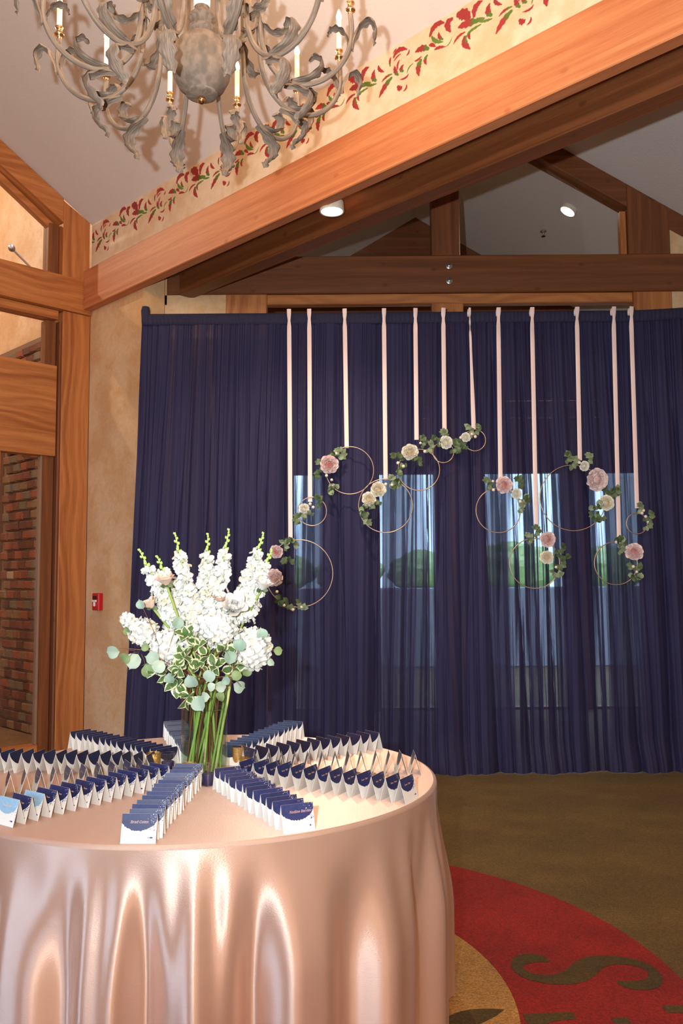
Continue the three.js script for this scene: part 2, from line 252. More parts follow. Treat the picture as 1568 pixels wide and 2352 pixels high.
// ---- the alcove's end wall (z = -7.1) with its timber gable
{
  const z = -7.1;
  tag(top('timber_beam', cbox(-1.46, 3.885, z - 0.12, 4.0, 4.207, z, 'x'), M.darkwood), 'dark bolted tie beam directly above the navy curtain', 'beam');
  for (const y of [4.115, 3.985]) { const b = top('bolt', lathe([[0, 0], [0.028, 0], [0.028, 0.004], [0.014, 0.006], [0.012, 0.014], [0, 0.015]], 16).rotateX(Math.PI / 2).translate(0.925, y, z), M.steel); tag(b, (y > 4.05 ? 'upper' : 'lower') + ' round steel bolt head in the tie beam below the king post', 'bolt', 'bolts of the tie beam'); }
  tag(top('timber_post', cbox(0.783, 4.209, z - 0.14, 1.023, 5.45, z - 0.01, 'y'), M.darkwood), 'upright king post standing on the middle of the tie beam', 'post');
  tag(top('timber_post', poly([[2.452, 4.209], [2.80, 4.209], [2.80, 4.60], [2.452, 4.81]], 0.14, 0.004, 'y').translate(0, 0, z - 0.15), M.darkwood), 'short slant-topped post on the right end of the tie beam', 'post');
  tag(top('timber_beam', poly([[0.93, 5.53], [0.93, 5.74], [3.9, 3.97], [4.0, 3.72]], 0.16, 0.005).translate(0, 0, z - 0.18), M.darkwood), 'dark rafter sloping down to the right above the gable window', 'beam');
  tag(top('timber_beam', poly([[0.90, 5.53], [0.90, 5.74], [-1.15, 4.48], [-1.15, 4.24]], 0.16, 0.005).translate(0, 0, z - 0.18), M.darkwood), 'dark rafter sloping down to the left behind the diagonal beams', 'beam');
  const w = structGroup('window_2', 'glazed gable and doors of the alcove');
  const tri = (pts) => { const g = new THREE.ExtrudeGeometry(new THREE.Shape(pts.map((q) => new THREE.Vector2(...q))), { depth: 0.008, bevelEnabled: false }); g.translate(0, 0, z - 0.1); return g; };
  part('pane', tri([[1.02, 4.205], [2.41, 4.205], [2.41, 4.6], [1.02, 5.5]]), M.glass, w);
  part('pane', tri([[0.785, 4.205], [0.785, 5.5], [-1.3, 4.22], [-1.3, 4.205]]), M.glass, w);
  part('stop', cbox(2.40, 4.209, z - 0.12, 2.45, 4.6, z - 0.04, 'y'), M.oak, w);
  for (const [a, b] of [[-0.963, -0.618], [2.476, 2.803]]) part('door_post', cbox(a, 0, z - 0.12, b, 3.883, z - 0.005, 'y'), M.oak, w);
  part('mullion', cbox(0.777, 0, z - 0.11, 1.044, 3.80, z - 0.02, 'y'), M.oak, w);
  part('head_rail', cbox(-0.618, 3.797, z - 0.11, 2.476, 3.883, z - 0.02, 'x'), M.oak, w);
  part('transom', cbox(-0.617, 2.82, z - 0.11, 0.775, 2.96, z - 0.03, 'x'), M.oak, w); part('transom', cbox(1.046, 2.82, z - 0.11, 2.474, 2.96, z - 0.03, 'x'), M.oak, w);
  const wb = structGroup('wall_alcove', 'tan plaster wall beside the alcove doors');
  const rect = (x0, y0, x1, y1) => metreUV(new THREE.BoxGeometry(x1 - x0, y1 - y0, 0.14).translate((x0 + x1) / 2, (y0 + y1) / 2, z - 0.09));
  part('plaster', rect(-1.55, 0, -0.963, 3.883), M.plaster, wb); part('plaster', rect(2.803, 0, 4.3, 3.883), M.plaster, wb); part('plaster', rect(2.81, 4.21, 4.3, 4.6), M.plaster, wb);
  part('plaster', rect(-1.62, 3.8, -1.463, 5.2), M.plaster, wb);
  // alcove ceiling: two slopes meeting over the king post, from the hall wall to the far vestibule wall
  const slab = (pts, m) => { const n = pts.length, up = pts.map((p) => [p[0], p[1] + 0.12, p[2]]), pos = [], T = (a, b, c) => pos.push(...a, ...b, ...c); for (let i = 1; i < n - 1; i++) { T(pts[0], pts[i], pts[i + 1]); T(up[0], up[i + 1], up[i]); } for (let i = 0; i < n; i++) { const j = (i + 1) % n; T(pts[i], up[i], up[j]); T(pts[i], up[j], pts[j]); } const g = new THREE.BufferGeometry(); g.setAttribute('position', new THREE.Float32BufferAttribute(pos, 3)); return metreUV(g, 'z'); };
  const yR = (x) => 5.76 - 0.6 * Math.abs(x - 0.9), zf = (x) => x - 5.33 - 0.15;
  const pt = (x, zz) => [x, yR(x), zz];
  const cl = structGroup('ceiling_alcove', 'sloping plaster ceiling of the alcove');
  part('slope', slab([pt(0.9, -10), pt(4.4, -10), pt(4.4, zf(4.4)), pt(0.9, zf(0.9))]), M.ceiling, cl);
  part('slope', slab([pt(-2.6, -10), pt(0.9, -10), pt(0.9, zf(0.9)), pt(-2.0, zf(-2.0))]), M.ceiling, cl);
  struct('wall_alcove_side', metreUV(new THREE.BoxGeometry(0.2, 5, 9).translate(4.4, 2.5, -5.5), 'z'), M.plaster, 'tan plaster side wall of the alcove');
  struct('wall_vestibule_side', metreUV(new THREE.BoxGeometry(0.2, 5, 2.75).translate(-1.72, 2.5, -8.58), 'z'), M.plaster, 'plaster side wall of the vestibule');
  // outer wall of the vestibule: dark gable, doors to the daylight
  const fz = -9.9, far = structGroup('window_3', 'vestibule outer wall with glazed doors to the garden');
  const op = [[-0.55, -0.22], [0.44, 1.10], [1.66, 2.55], [2.86, 3.6]]; let a = -1.8; const g = [];
  const fb = (x0, y0, x1, y1) => cbox(x0, y0, fz - 0.12, x1, y1, fz, 'y', 0.004);
  for (const [s, e] of [...op, [4.4, 4.4]]) { g.push(fb(a, 0, s, 2.7)); a = e; }
  part('wall_panel', mergeGeometries(g), M.darkwood, far); part('header', fb(-1.8, 2.7, 4.4, 4.0), M.darkwood, far);
  part('gable', poly([[-2.4, 4.0], [4.4, 4.0], [0.9, 5.84]], 0.1, 0.004).translate(0, 0, fz - 0.11), M.darkwood, far);
  for (const [s, e] of op) { part('door_glass', new THREE.BoxGeometry(e - s, 2.6, 0.008).translate((s + e) / 2, 1.35, fz - 0.06), M.glass, far); part('door_sill', cbox(s, 0.002, fz - 0.09, e, 0.03, fz - 0.02), M.darkwood, far); }
}
// downlights
function downlight(pos, tilt, label) {
  const t = base('downlight', pos); t.rotation.z = tilt;
  part('trim_ring', lathe([[0.07, 0.0], [0.078, -0.003], [0.081, 0.004], [0.078, 0.06], [0.07, 0.06]], 40), M.whiteTrim, t);
  part('lens', lathe([[0, -0.004], [0.05, -0.003], [0.07, 0.002], [0.066, 0.016], [0, 0.02]], 32), M.lamp, t);
  tag(t, label, 'light');
  return t;
}
downlight([-0.048, 3.872, -5.469], 0, 'round recessed spotlight glowing between the twin diagonal beams');
downlight([2.172, 4.953, -7.95], -Math.atan(0.6), 'round recessed spotlight glowing in the sloping ceiling behind the gable window');
for (const [p, d, k] of [[[-0.048, 3.85, -5.469], [0, -1, 0], 1], [[2.155, 4.925, -7.95], [-0.5, -0.86, 0], 0.7]]) { const s = new THREE.SpotLight(new THREE.Color(1, 0.82, 0.58), DOWN_LIGHT * k, 0, 1.15, 0.8); s.name = 'downlight_lamp'; s.position.set(...p); s.target.position.set(p[0] + d[0], p[1] + d[1], p[2] + d[2]); s.shadow.radius = 2; scene.add(s, s.target); }
function sprinkler(pos, label) { const t = base('fire_sprinkler', pos); part('escutcheon', lathe([[0, 0.012], [0.03, 0.01], [0.034, 0], [0.012, -0.006], [0.01, -0.03], [0, -0.03]], 20), M.steel, t); part('deflector', lathe([[0, -0.05], [0.022, -0.05], [0.022, -0.046], [0.004, -0.044], [0.004, -0.026], [0, -0.026]], 12), M.brass, t); tag(t, label, 'sprinkler'); }
sprinkler([2.09, 5.02, -8.58], 'small steel sprinkler head on the ceiling behind the gable window');

// ---- the room beyond the glazed wall: brick, plaster, ceiling, carpet
{
  const bw = structGroup('wall_brick', 'rough brown brick wall seen through the glazed door');
  const n0 = -0.12;
  part('mortar', room(metreUV(new THREE.BoxGeometry(5.2, 3.95, 0.2).translate(-2.85, 1.975, n0 - 0.112))), mat({ color: 0x8a6e54, roughness: 1 }), bw);
  seed(404);
  const tones = [0x84503a, 0x8c5e42, 0x74482f, 0x8c6a48, 0x98583a, 0x7c6a52, 0x6a4632].map((c) => mat({ color: c, roughness: 0.9, bumpMap: rep(texBump, 2, 2), bumpScale: 0.006 }));
  const pale = mat({ color: 0xb59a78, roughness: 0.9 });
  const shapes = [0, 1, 2].map((k) => { const g = cbox(-0.076, -0.042, -0.06, 0.076, 0.042, 0.02, 'x', 0.012), p = g.attributes.position; for (let i = 0; i < p.count; i++) { const q = [p.getX(i), p.getY(i), p.getZ(i)].map((v) => Math.round(v * 200)); p.setXYZ(i, p.getX(i) + 0.012 * (hash(q[0] + k * 31, q[1], q[2]) - 0.5), p.getY(i) + 0.01 * (hash(q[1], q[0] + k, q[2] + 3) - 0.5), p.getZ(i) + 0.01 * (hash(q[2], q[1] + k, q[0]) - 0.5)); } g.computeVertexNormals(); return g; });
  let n = 0;
  for (let j = 0; j < 39; j++) for (let i = 0; i < 9; i++) {
    if (j > 28 && j < 35) continue;                              // hidden behind the wide oak rail
    const u = -0.52 - i * 0.166 - (j % 2) * 0.083;
    const b = part('brick', shapes[(i + j) % 3], hash(i, j, 5) < 0.008 ? pale : tones[Math.floor(hash(i, j, 9) * 7)], bw);
    const pos = V(u + rr(-0.006, 0.006), 0.05 + j * 0.1, n0 + rr(-0.006, 0.008)).applyMatrix4(ROOM); b.position.copy(pos); b.rotation.y = -Math.PI / 4 + rr(-0.02, 0.02); n++;
  }
  part('brick_course', room(mergeGeometries([cbox(-5.4, 0, n0 - 0.09, -2.03, 3.9, n0 - 0.005, 'x'), cbox(-2.03, 2.91, n0 - 0.09, -0.3, 3.49, n0 - 0.005, 'x'), cbox(-0.43, 0, n0 - 0.09, -0.22, 2.9, n0 - 0.005, 'x')])), mat({ color: 0x6b4a38, roughness: 0.95, bumpMap: rep(texBump, 2, 2), bumpScale: 0.01 }), bw).userData = { kind: 'stuff' };
  struct('wall_brick_upper', room(metreUV(new THREE.BoxGeometry(5.4, 3.4, 0.3).translate(-2.85, 5.65, n0 - 0.25))), M.plaster, 'tan plaster above the brick in the next room');
  struct('wall_next_room', room(metreUV(new THREE.BoxGeometry(0.3, 7.5, 9).translate(-5.5, 3.75, 4.2))), M.plaster, 'tan plaster end wall of the next room');
  struct('ceiling_next_room', room(metreUV(new THREE.BoxGeometry(5.6, 0.2, 9).translate(-2.8, 7.4, 4.2))), M.plaster, 'tan ceiling of the next room');
  struct('wall_next_room_side', room(metreUV(new THREE.BoxGeometry(5.6, 7.5, 0.3).translate(-2.8, 3.75, 8.6))), M.plaster, 'tan side wall of the next room');
  part('carpet', room(metreUV(new THREE.BoxGeometry(5, 0.004, 8).translate(-2.75, 0.003, 3.9))), M.brown, structGroup('floor_next_room', 'brown carpet of the next room'));
  const v = base('air_vent'); part('frame', room(cbox(-0.95, 3.98, n0 - 0.1, -0.55, 4.16, n0 - 0.08)), M.whiteTrim, v); for (let k = 0; k < 5; k++) part('slat', room(cbox(-0.93, 4.0 + k * 0.032, n0 - 0.085, -0.57, 4.012 + k * 0.032, n0 - 0.07)), M.steel, v);
  tag(v, 'grey slotted air vent above the brick, through the upper left pane', 'vent');
  const L = new THREE.PointLight(new THREE.Color(1, 0.78, 0.54), 20); L.name = 'next_room_lamp'; const lp = V(-2.6, 6.1, 2.6).applyMatrix4(ROOM); L.position.copy(lp); L.shadow.radius = 4; scene.add(L);
  const pl = base('globe_lamp', lp.toArray()); part('bulb', new THREE.SphereGeometry(0.1, 20, 14), mat({ color: 0xffffff, emissive: 0xffd9a8, emissiveIntensity: 4 }), pl); part('rod', new THREE.CylinderGeometry(0.008, 0.008, 1.1, 8).translate(0, 0.65, 0), M.iron, pl); tag(pl, 'round glass lamp hanging in the next room', 'lamp');
  const sp = base('fire_sprinkler', [-3.04, 4.565, -7.77]); part('escutcheon', lathe([[0, 0.012], [0.03, 0.01], [0.034, 0], [0.012, -0.006], [0.01, -0.03], [0, -0.03]], 20).rotateX(-1.1), M.steel, sp); part('pipe', new THREE.CylinderGeometry(0.012, 0.012, 0.9, 10).rotateX(Math.PI / 2).translate(0, 0, -0.42), M.offwhite, sp); tag(sp, 'small sprinkler head seen through the gable pane at the left edge', 'sprinkler');
}
// ---- fire alarm pull on the pier
{
  const t = base('fire_alarm_pull', V(0.24, 1.23, 0).applyMatrix4(ROOM).toArray(), -Math.PI / 4);
  const red = mat({ color: 0xc4121c, roughness: 0.35 }), white = mat({ color: 0xf2eee8, roughness: 0.4 }), dark = mat({ color: 0x2c1414, roughness: 0.5 });
  part('housing', cbox(-0.056, 0, 0, 0.056, 0.145, 0.045, 'y', 0.008), red, t);
  part('window_slot', cbox(-0.032, 0.092, 0.046, 0.032, 0.122, 0.05, 'x', 0.003), dark, t);
  part('pull_handle', mergeGeometries([cbox(-0.03, 0.072, 0.045, 0.03, 0.088, 0.062, 'x', 0.003), cbox(-0.009, 0.035, 0.045, 0.009, 0.074, 0.06, 'y', 0.003)]), white, t, 'white T-shaped pull');
  tag(t, 'red fire alarm pull station with a white T handle on the plaster pier', 'alarm');
}

// ---------------------------------------------------------------- outdoors, seen through curtain and doors
{
  struct('ground', metreUV(new THREE.BoxGeometry(160, 0.1, 160).translate(0, -0.18, 0), 'x'), mat({ color: 0xb9b7b0, roughness: 0.95 }), 'pale paved ground outside');
  seed(88);
  const leafM = [0xc0d48c, 0xccdc9c, 0xb0c880].map((c) => mat({ color: c, roughness: 0.9 }));
  const blob = (k) => { const g = new THREE.IcosahedronGeometry(1, 4), p = g.attributes.position; for (let i = 0; i < p.count; i++) { const x = p.getX(i), y = p.getY(i), z = p.getZ(i), d = 1 + 0.3 * (fbm(x * 3 + k * 9 + 20, y * 3 + z * 3 + 20, k, 3) - 0.5) + 0.12 * (hash(Math.round(x * 90), Math.round(y * 90), Math.round(z * 90)) - 0.5); p.setXYZ(i, x * d, y * d, z * d); } g.computeVertexNormals(); return g; };
  const shapes = [0, 1, 2].map(blob);
  tag(top('retaining_wall', metreUV(cbox(-9, 0, -15.2, 12, 1.35, -14.8, 'x', 0.02)), mat({ color: 0x9fa3a8, roughness: 0.9 })), 'low grey garden wall beyond the doors, seen dimly through the curtain', 'wall');
  struct('ground_bank', new THREE.BoxGeometry(21, 1.3, 8).translate(1.5, 0.65, -19.2), leafM[2], 'raised lawn behind the garden wall');
  const where = ['far left gap', 'second gap from the left', 'wide bright gap in the middle', 'right gap behind the low hoops', 'gap at the far right'];
  [[-1.3, 0.62], [0.15, 0.6], [1.55, 0.62], [3.2, 0.75], [5.0, 0.7]].forEach(([x, s], i) => { const t = base('garden_shrub', [x, 1.3, -16.6], i); const f = part('foliage', shapes[i % 3], leafM[i % 3], t); f.scale.set(s * 1.25, s * 0.62, s); f.position.y = s * 0.55; part('trunk', new THREE.CylinderGeometry(0.06, 0.09, 0.3, 8).translate(0, 0.14, 0), M.darkwood, t); tag(t, `green garden shrub dimly visible through the curtain in the ${where[i]}`, 'shrub'); });
}

// ---------------------------------------------------------------- navy drape
{
  const drape = base('drape_backdrop', [0, 0, -6.7]);
  const NP = 5, X0 = -1.57, X1 = 3.5;
  const cloth = phys({ color: new THREE.Color(0.0155, 0.0135, 0.06), roughness: 0.8, sheen: 0.3, sheenColor: new THREE.Color(0.12, 0.12, 0.3), sheenRoughness: 0.5, vertexColors: true, transparent: true, side: THREE.DoubleSide });
  const solid = phys({ color: new THREE.Color(0.022, 0.02, 0.052), roughness: 0.85, side: THREE.DoubleSide });
  const topY = (x) => 3.575 + 0.05 * smooth(2.2, 3.4, x);
  const fold = (x, t) => {                                     // t = 0 at the rod, 1 at the floor
    const ridge = (p) => Math.pow(Math.abs(Math.sin(Math.PI * p)), 0.62) - 0.6;     // broad rounded ridges, tight valleys
    const big = ridge(x * 4.4 + 0.9 * vnoise(x * 1.7, t * 1.2, 3) + 0.5 * vnoise(x * 0.9, t * 2.2, 7)) * 0.9 + ridge(x * 8.3 + 1.3 * vnoise(x * 2.3 + 9, t * 0.9, 4)) * 0.6 + (vnoise(x * 2.2, t * 0.6, 8) - 0.5) * 0.9;
    const fine = ridge(x * 21 + 2.4 * vnoise(x * 5, t * 1.5, 5)) * 1.4 + 0.7 * Math.sin(6.283 * (x * 27 + vnoise(x * 8, t * 2, 6) * 1.5));
    return big * lerp(0.014, 0.07, Math.pow(t, 0.6)) + fine * lerp(0.007, 0.003, smooth(0, 0.5, t));
  };
  for (let k = 0; k < NP; k++) {
    const a = lerp(X0, X1, k / NP), b = lerp(X0, X1, (k + 1) / NP), ns = 230, nt = 44, al = [];
    const g = sheet(ns, nt, (s, t) => {
      const x = lerp(a, b, s), e = 0.002, d = fold(x, t), dx = (fold(x + e, t) - fold(x - e, t)) / (2 * e);
      const spread = (x - 0.9) * 0.055 * t * (x < 0.9 ? 1 : 0.4), y = lerp(topY(x), 0.004, t);
      const puddle = smooth(0.93, 1, t) * (0.05 + 0.03 * Math.sin(x * 9));
      const flat = smooth(0, 0.04, t);
      // cloth is thin where it hangs flat and doubled where the folds close up
      const open = 0.35 * smooth(0.4, 0.75, vnoise(x * 2.6 + 3, 0.3, 12)) + smooth(0.62, 0.85, vnoise(x * 13, t * 0.8, 13)), thin = 1 - smooth(0.15, 0.8, Math.abs(dx));
      const dens = clamp(0.978 - 0.2 * open * thin * flat + 0.015 * (1 - thin) + 0.05 * smooth(0.9, 1, t), 0.78, 0.998);
      al.push(dens);
      return [x + spread - d * 0.35, y, d + puddle];
    });
    const c = new Float32Array(al.length * 4); al.forEach((v, i) => c.set([1, 1, 1, v], i * 4)); g.setAttribute('color', new THREE.BufferAttribute(c, 4));
    part('curtain_panel', g, cloth, drape);
    part('rod_pocket', sheet(ns, 6, (s, t) => { const x = lerp(a, b, s), th = t * Math.PI; return [x, topY(x) - 0.035 + 0.045 * Math.cos(th), 0.012 + 0.022 * Math.sin(th) + 0.004 * Math.sin(x * 190 + Math.sin(x * 31)) * Math.sin(th)]; }), solid, drape);
  }
  part('corner_cap', lathe([[0, 0.12], [0.028, 0.115], [0.036, 0.08], [0.03, 0]], 16).translate(-1.545, 3.53, 0.0), solid, drape);
  part('upright_pole', new THREE.CylinderGeometry(0.024, 0.024, 3.55, 16).translate(-1.55, 1.775, -0.07), M.steel, drape);
  part('base_plate', new THREE.BoxGeometry(0.3, 0.012, 0.2).translate(-1.5, 0.006, -0.13), M.steel, drape);
  part('cross_bar', new THREE.CylinderGeometry(0.019, 0.019, 5.05, 12).rotateZ(Math.PI / 2).translate(0.97, 3.54, -0.012), M.steel, drape);
  tag(drape, 'tall gathered sheer navy blue curtain hung across the alcove', 'curtain');
}

// ---------------------------------------------------------------- flowers: shared shapes
function petalGeo(L, W, cup, curl, ruffle, ns = 5, nt = 5, ph = 0) {   // grows along +y from the origin, faces +z
  return sheet(ns, nt, (s, t) => { const w = W * Math.pow(Math.sin(Math.PI * (0.1 + 0.7 * t)), 0.65), a = (s - 0.5) * 2; return [a * w * 0.5, L * t * (1 - 0.22 * a * a), cup * a * a * w * 0.6 + curl * t * t * L + ruffle * W * Math.sin(a * 5 + ph) * t * t]; });
}
function bloom(R, layers, ruffle, sd) {                        // faces +z, base at the origin
  seed(sd); const gs = [];
  for (const [n, rad, tilt, len, wid, z] of layers) for (let i = 0; i < n; i++) {
    const g = petalGeo(R * len, R * wid, 0.4, 0.34, ruffle * 0.6, 6, 5, rnd() * 6);
    g.rotateX(Math.PI / 2 - tilt * rr(0.9, 1.1));               // tilt 0: flat open, pi/2: upright
    g.rotateX(0); const a = (i / n) * 6.283 + rr(-0.15, 0.15) + n;
    // petal now points along +z when closed; lean outwards
    g.translate(0, R * rad, 0); g.rotateZ(a); g.translate(0, 0, R * z); gs.push(g);
  }
  return mergeGeometries(gs);
}
// layers: count, base radius, outward lean, length, width, height
const peonyLayers = [[10, 0.26, 1.4, 0.7, 0.95, 0.0], [10, 0.26, 1.1, 0.7, 0.92, 0.04], [9, 0.24, 0.85, 0.7, 0.85, 0.08], [9, 0.2, 0.62, 0.66, 0.74, 0.12], [8, 0.15, 0.42, 0.6, 0.6, 0.14], [7, 0.1, 0.24, 0.54, 0.46, 0.16], [5, 0.04, 0.08, 0.48, 0.36, 0.16]];
function vertexBloom(R, ruffle, sd, inner, outer) { return colored(bloom(R, peonyLayers, ruffle, sd), (x, y, z) => { const k = smooth(0.05, 0.5, Math.hypot(x, y) / R); return [0, 1, 2].map((c) => lerp(inner[c], outer[c], k)); }); }
const petalMat = phys({ vertexColors: true, roughness: 0.7, side: THREE.DoubleSide, sheen: 0.3, sheenColor: new THREE.Color(1, 1, 1), sheenRoughness: 0.6 });
const peony = vertexBloom(1, 0.1, 5, [0.86, 0.36, 0.32], [0.95, 0.75, 0.72]);
const peonyPale = vertexBloom(1, 0.14, 15, [0.92, 0.64, 0.61], [0.95, 0.79, 0.76]);
const creamRose = vertexBloom(1, 0.07, 6, [0.9, 0.72, 0.42], [0.95, 0.89, 0.76]);
const whiteRose = vertexBloom(1, 0.06, 9, [0.92, 0.86, 0.66], [0.95, 0.92, 0.84]);
const sprigMats = [0x51643f, 0x6d7d5a, 0x8b9877, 0x3f5230].map((c) => mat({ color: c, roughness: 0.65, side: THREE.DoubleSide }));
const ovalLeaf = sheet(4, 6, (s, t) => { const a = (s - 0.5) * 2, w = Math.sin(Math.PI * Math.pow(t, 0.85)) * 0.36 + 0.005; return [a * w, t, 0.12 * a * a * w + 0.18 * Math.sin(t * 2.6)]; });
const roundLeaf = sheet(6, 6, (s, t) => { const a = (s - 0.5) * 2, w = Math.sqrt(Math.max(0, 1 - Math.pow(2 * t - 1, 2))) * 0.47 + 0.004; return [a * w, t * (1 - 0.06 * Math.abs(a)) + 0.05 * smooth(0.9, 1, t) * (1 - Math.abs(a)), 0.3 * Math.abs(a) * w + 0.14 * Math.sin(t * 3) + 0.04 * a]; });
const budGeo = colored(lathe([[0, -0.9], [0.5, -0.75], [0.95, -0.2], [0.9, 0.35], [0.5, 0.85], [0, 1]], 10), () => [0.85, 0.72, 0.62]);

// ---------------------------------------------------------------- hoops
{
  const gold = mat({ color: 0xbc9e88, roughness: 0.35, metalness: 0.7 }), satin = phys({ color: 0xf0d6d0, roughness: 0.42, sheen: 0.6, sheenColor: new THREE.Color(1, 0.9, 0.86), side: THREE.DoubleSide });
  const S = 0.003343, PX = (px) => 0.729 + (px - 1000) * S, PY = (py) => 2.243 - (py - 1100) * S;   // the photo's scale on the drape, in metres
  // ring centre x, y, radius; ribbon top x, end x, end y; label; flowers [kind, x, y, radius]; sprigs [x, y, kind]; buds
  const hoops = [
    [-0.327, 1.522, 0.257, -0.399, -0.393, 1.786, 'large floral hoop at the far left, partly behind the white bouquet', [['p', 633, 1265, 18], ['q', 628, 1325, 24]], [[650, 1252, 1], [668, 1246, 2], [660, 1288, 0], [642, 1375, 3], [660, 1385, 0], [690, 1386, 1]], [[634, 1357], [650, 1388], [670, 1398], [690, 1392]]],
    [-0.225, 1.997, 0.11, -0.241, -0.241, 2.081, 'small floral hoop with one white rose, second ribbon from the left', [['w', 696, 1168, 14]], [[684, 1188, 0], [728, 1152, 3], [705, 1182, 1]], [[710, 1157], [717, 1165]]],
    [0.066, 2.312, 0.184, 0.036, 0.044, 2.496, 'medium floral hoop, one pink peony on its left, third ribbon from left', [['p', 754, 1065, 25]], [[782, 1040, 1], [770, 1046, 2], [733, 1085, 3], [765, 1122, 2], [738, 1062, 0]], [[748, 1092], [760, 1102], [763, 1114], [771, 1041]]],
    [0.339, 2.036, 0.207, 0.344, 0.342, 2.246, 'medium floral hoop with two cream peonies, fourth ribbon from the left', [['c', 866, 1125, 21], ['c', 845, 1147, 19]], [[897, 1106, 1], [905, 1112, 2], [834, 1172, 2], [842, 1190, 1], [860, 1160, 0]], [[884, 1113], [898, 1115]]],
    [0.599, 2.312, 0.16, 0.59, 0.585, 2.557, 'medium floral hoop with one large cream rose, fifth ribbon from the left', [['c', 940, 1038, 22]], [[912, 1050, 3], [922, 1078, 0], [970, 1015, 0], [985, 1028, 1], [958, 1060, 3]], [[913, 1064], [925, 1072], [965, 1018], [975, 1038]]],
    [0.789, 2.446, 0.08, 0.809, 0.802, 2.575, 'tiny floral hoop with a blush rose, sixth ribbon from the left', [['w', 1024, 1017, 18]], [[1003, 1015, 3], [1044, 1030, 0], [1020, 1001, 1]], []],
    [1.034, 2.54, 0.084, 1.014, 1.029, 2.632, 'tiny floral hoop hanging highest, on the slanting twisted ribbon', [['w', 1070, 1005, 13]], [[1055, 1018, 3], [1062, 1032, 3], [1096, 988, 0], [1078, 990, 1]], [[1084, 998], [1092, 1004], [1058, 1006]]],
    [1.204, 1.993, 0.171, 1.24, 1.227, 2.239, 'medium floral hoop with a pink peony on its top, eighth ribbon from the left', [['p', 1155, 1117, 23], ['w', 1183, 1137, 14]], [[1118, 1115, 0], [1190, 1110, 3], [1199, 1150, 2], [1193, 1170, 1]], [[1130, 1108], [1131, 1128], [1192, 1155]]],
    [1.472, 1.585, 0.191, 1.503, 1.493, 1.849, 'medium floral hoop with pink above cream flowers, hanging low on the ninth ribbon', [['p', 1252, 1242, 21], ['c', 1250, 1283, 18]], [[1227, 1224, 0], [1210, 1242, 1], [1280, 1265, 3], [1287, 1280, 3], [1278, 1300, 0], [1270, 1318, 1]], [[1270, 1306]]],
    [1.781, 2.086, 0.254, 1.855, 1.844, 2.387, 'largest floral hoop on the right with white, pink and cream flowers', [['w', 1341, 1074, 14], ['q', 1367, 1105, 31], ['c', 1389, 1160, 21]], [[1304, 1054, 0], [1316, 1066, 1], [1395, 1130, 3], [1410, 1135, 0], [1366, 1166, 2], [1362, 1190, 3], [1375, 1188, 0], [1352, 1058, 1]], [[1330, 1066]]],
    [2.093, 1.581, 0.164, 2.142, 2.125, 1.751, 'medium floral hoop, one pink peony on its right, second ribbon from right', [['p', 1450, 1274, 24]], [[1420, 1250, 2], [1418, 1266, 1], [1450, 1304, 0], [1450, 1327, 2]], [[1409, 1250], [1446, 1306], [1453, 1318]]],
    [2.264, 1.884, 0.08, 2.279, 2.272, 2.012, 'tiny floral hoop with white buds only, on the rightmost ribbon', [], [[1464, 1174, 1], [1484, 1192, 0], [1482, 1212, 1]], [[1474, 1178], [1478, 1192], [1483, 1205], [1470, 1184]]],
  ];
  const kinds = { p: peony, q: peonyPale, c: creamRose, w: whiteRose }, kn = { p: ['pink_peony', 'pink peony'], q: ['pink_peony', 'pale pink peony'], c: ['cream_peony', 'cream peony'], w: ['white_rose', 'small white rose'] };
  hoops.forEach(([hx, hy, r, tx, ex, ey, label, fl, sp, bd], i) => {
    seed(900 + i);
    const zF = -6.6, h = base('floral_hoop', [hx, hy, zF]);
    part('ring', new THREE.TorusGeometry(r, 0.0038, 10, 72), gold, h);
    const tw = i === 6 ? 1.2 : 0.25, y0 = 3.585, rw = 0.0165;
    part('ribbon', sheet(4, 40, (s, t) => {
      const y = lerp(y0, ey - 0.01, t) - hy, a = (s - 0.5) * 2, pinch = 1 - 0.35 * Math.exp(-Math.pow((t * (y0 - ey) - 0.085) / 0.03, 2)), tt = tw * Math.exp(-Math.pow((t * (y0 - ey) - 0.1) / 0.12, 2)) * Math.sin(t * 30 + i), w = rw * pinch * (i === 6 ? 0.55 + 0.45 * smooth(0.3, 0.9, t) : 1);
      return [lerp(tx, ex, t) - hx + a * w * Math.cos(tt), y, 0.012 - 0.018 * smooth(0, 0.1, t) + a * w * Math.sin(tt) + 0.0015 * Math.cos(a * 2)];
    }), satin, h, 'blush satin ribbon');
    part('ribbon_loop', new THREE.TorusGeometry(0.03, 0.0012, 6, 20).scale(1, 1, 10).rotateY(Math.PI / 2).translate(tx - hx, 3.555 - hy, -0.028), satin, h);
    for (const [k, px, py, pr] of fl) { const f = part(kn[k][0], kinds[k], petalMat, h, kn[k][1]); f.scale.setScalar(pr * S * 0.98); f.scale.z *= 0.8; f.position.set(PX(px) - hx, PY(py) - hy, 0.004); f.rotation.set(rr(-0.25, 0.2), rr(-0.25, 0.25), rr(0, 6)); }
    for (const [px, py, k] of sp) {
      const g = new THREE.Group(); g.name = 'greenery_sprig'; h.add(g); g.position.set(PX(px) - hx, PY(py) - hy, 0.004);
      const out = Math.atan2(PY(py) - hy, PX(px) - hx) + rr(-0.8, 0.8), n = 8;
      for (let j = 0; j < n; j++) { const l = part('leaf', k === 2 ? roundLeaf : ovalLeaf, sprigMats[(k + (j % 2)) % 4], g), a = out + (j - 3.5) * 0.72; l.scale.setScalar(rr(0.034, 0.054)); l.position.set(Math.cos(out) * (j - 2) * 0.008, Math.sin(out) * (j - 2) * 0.008, 0.002 * j); l.rotation.set(rr(-0.2, 0.5), rr(-0.4, 0.4), a - Math.PI / 2); }
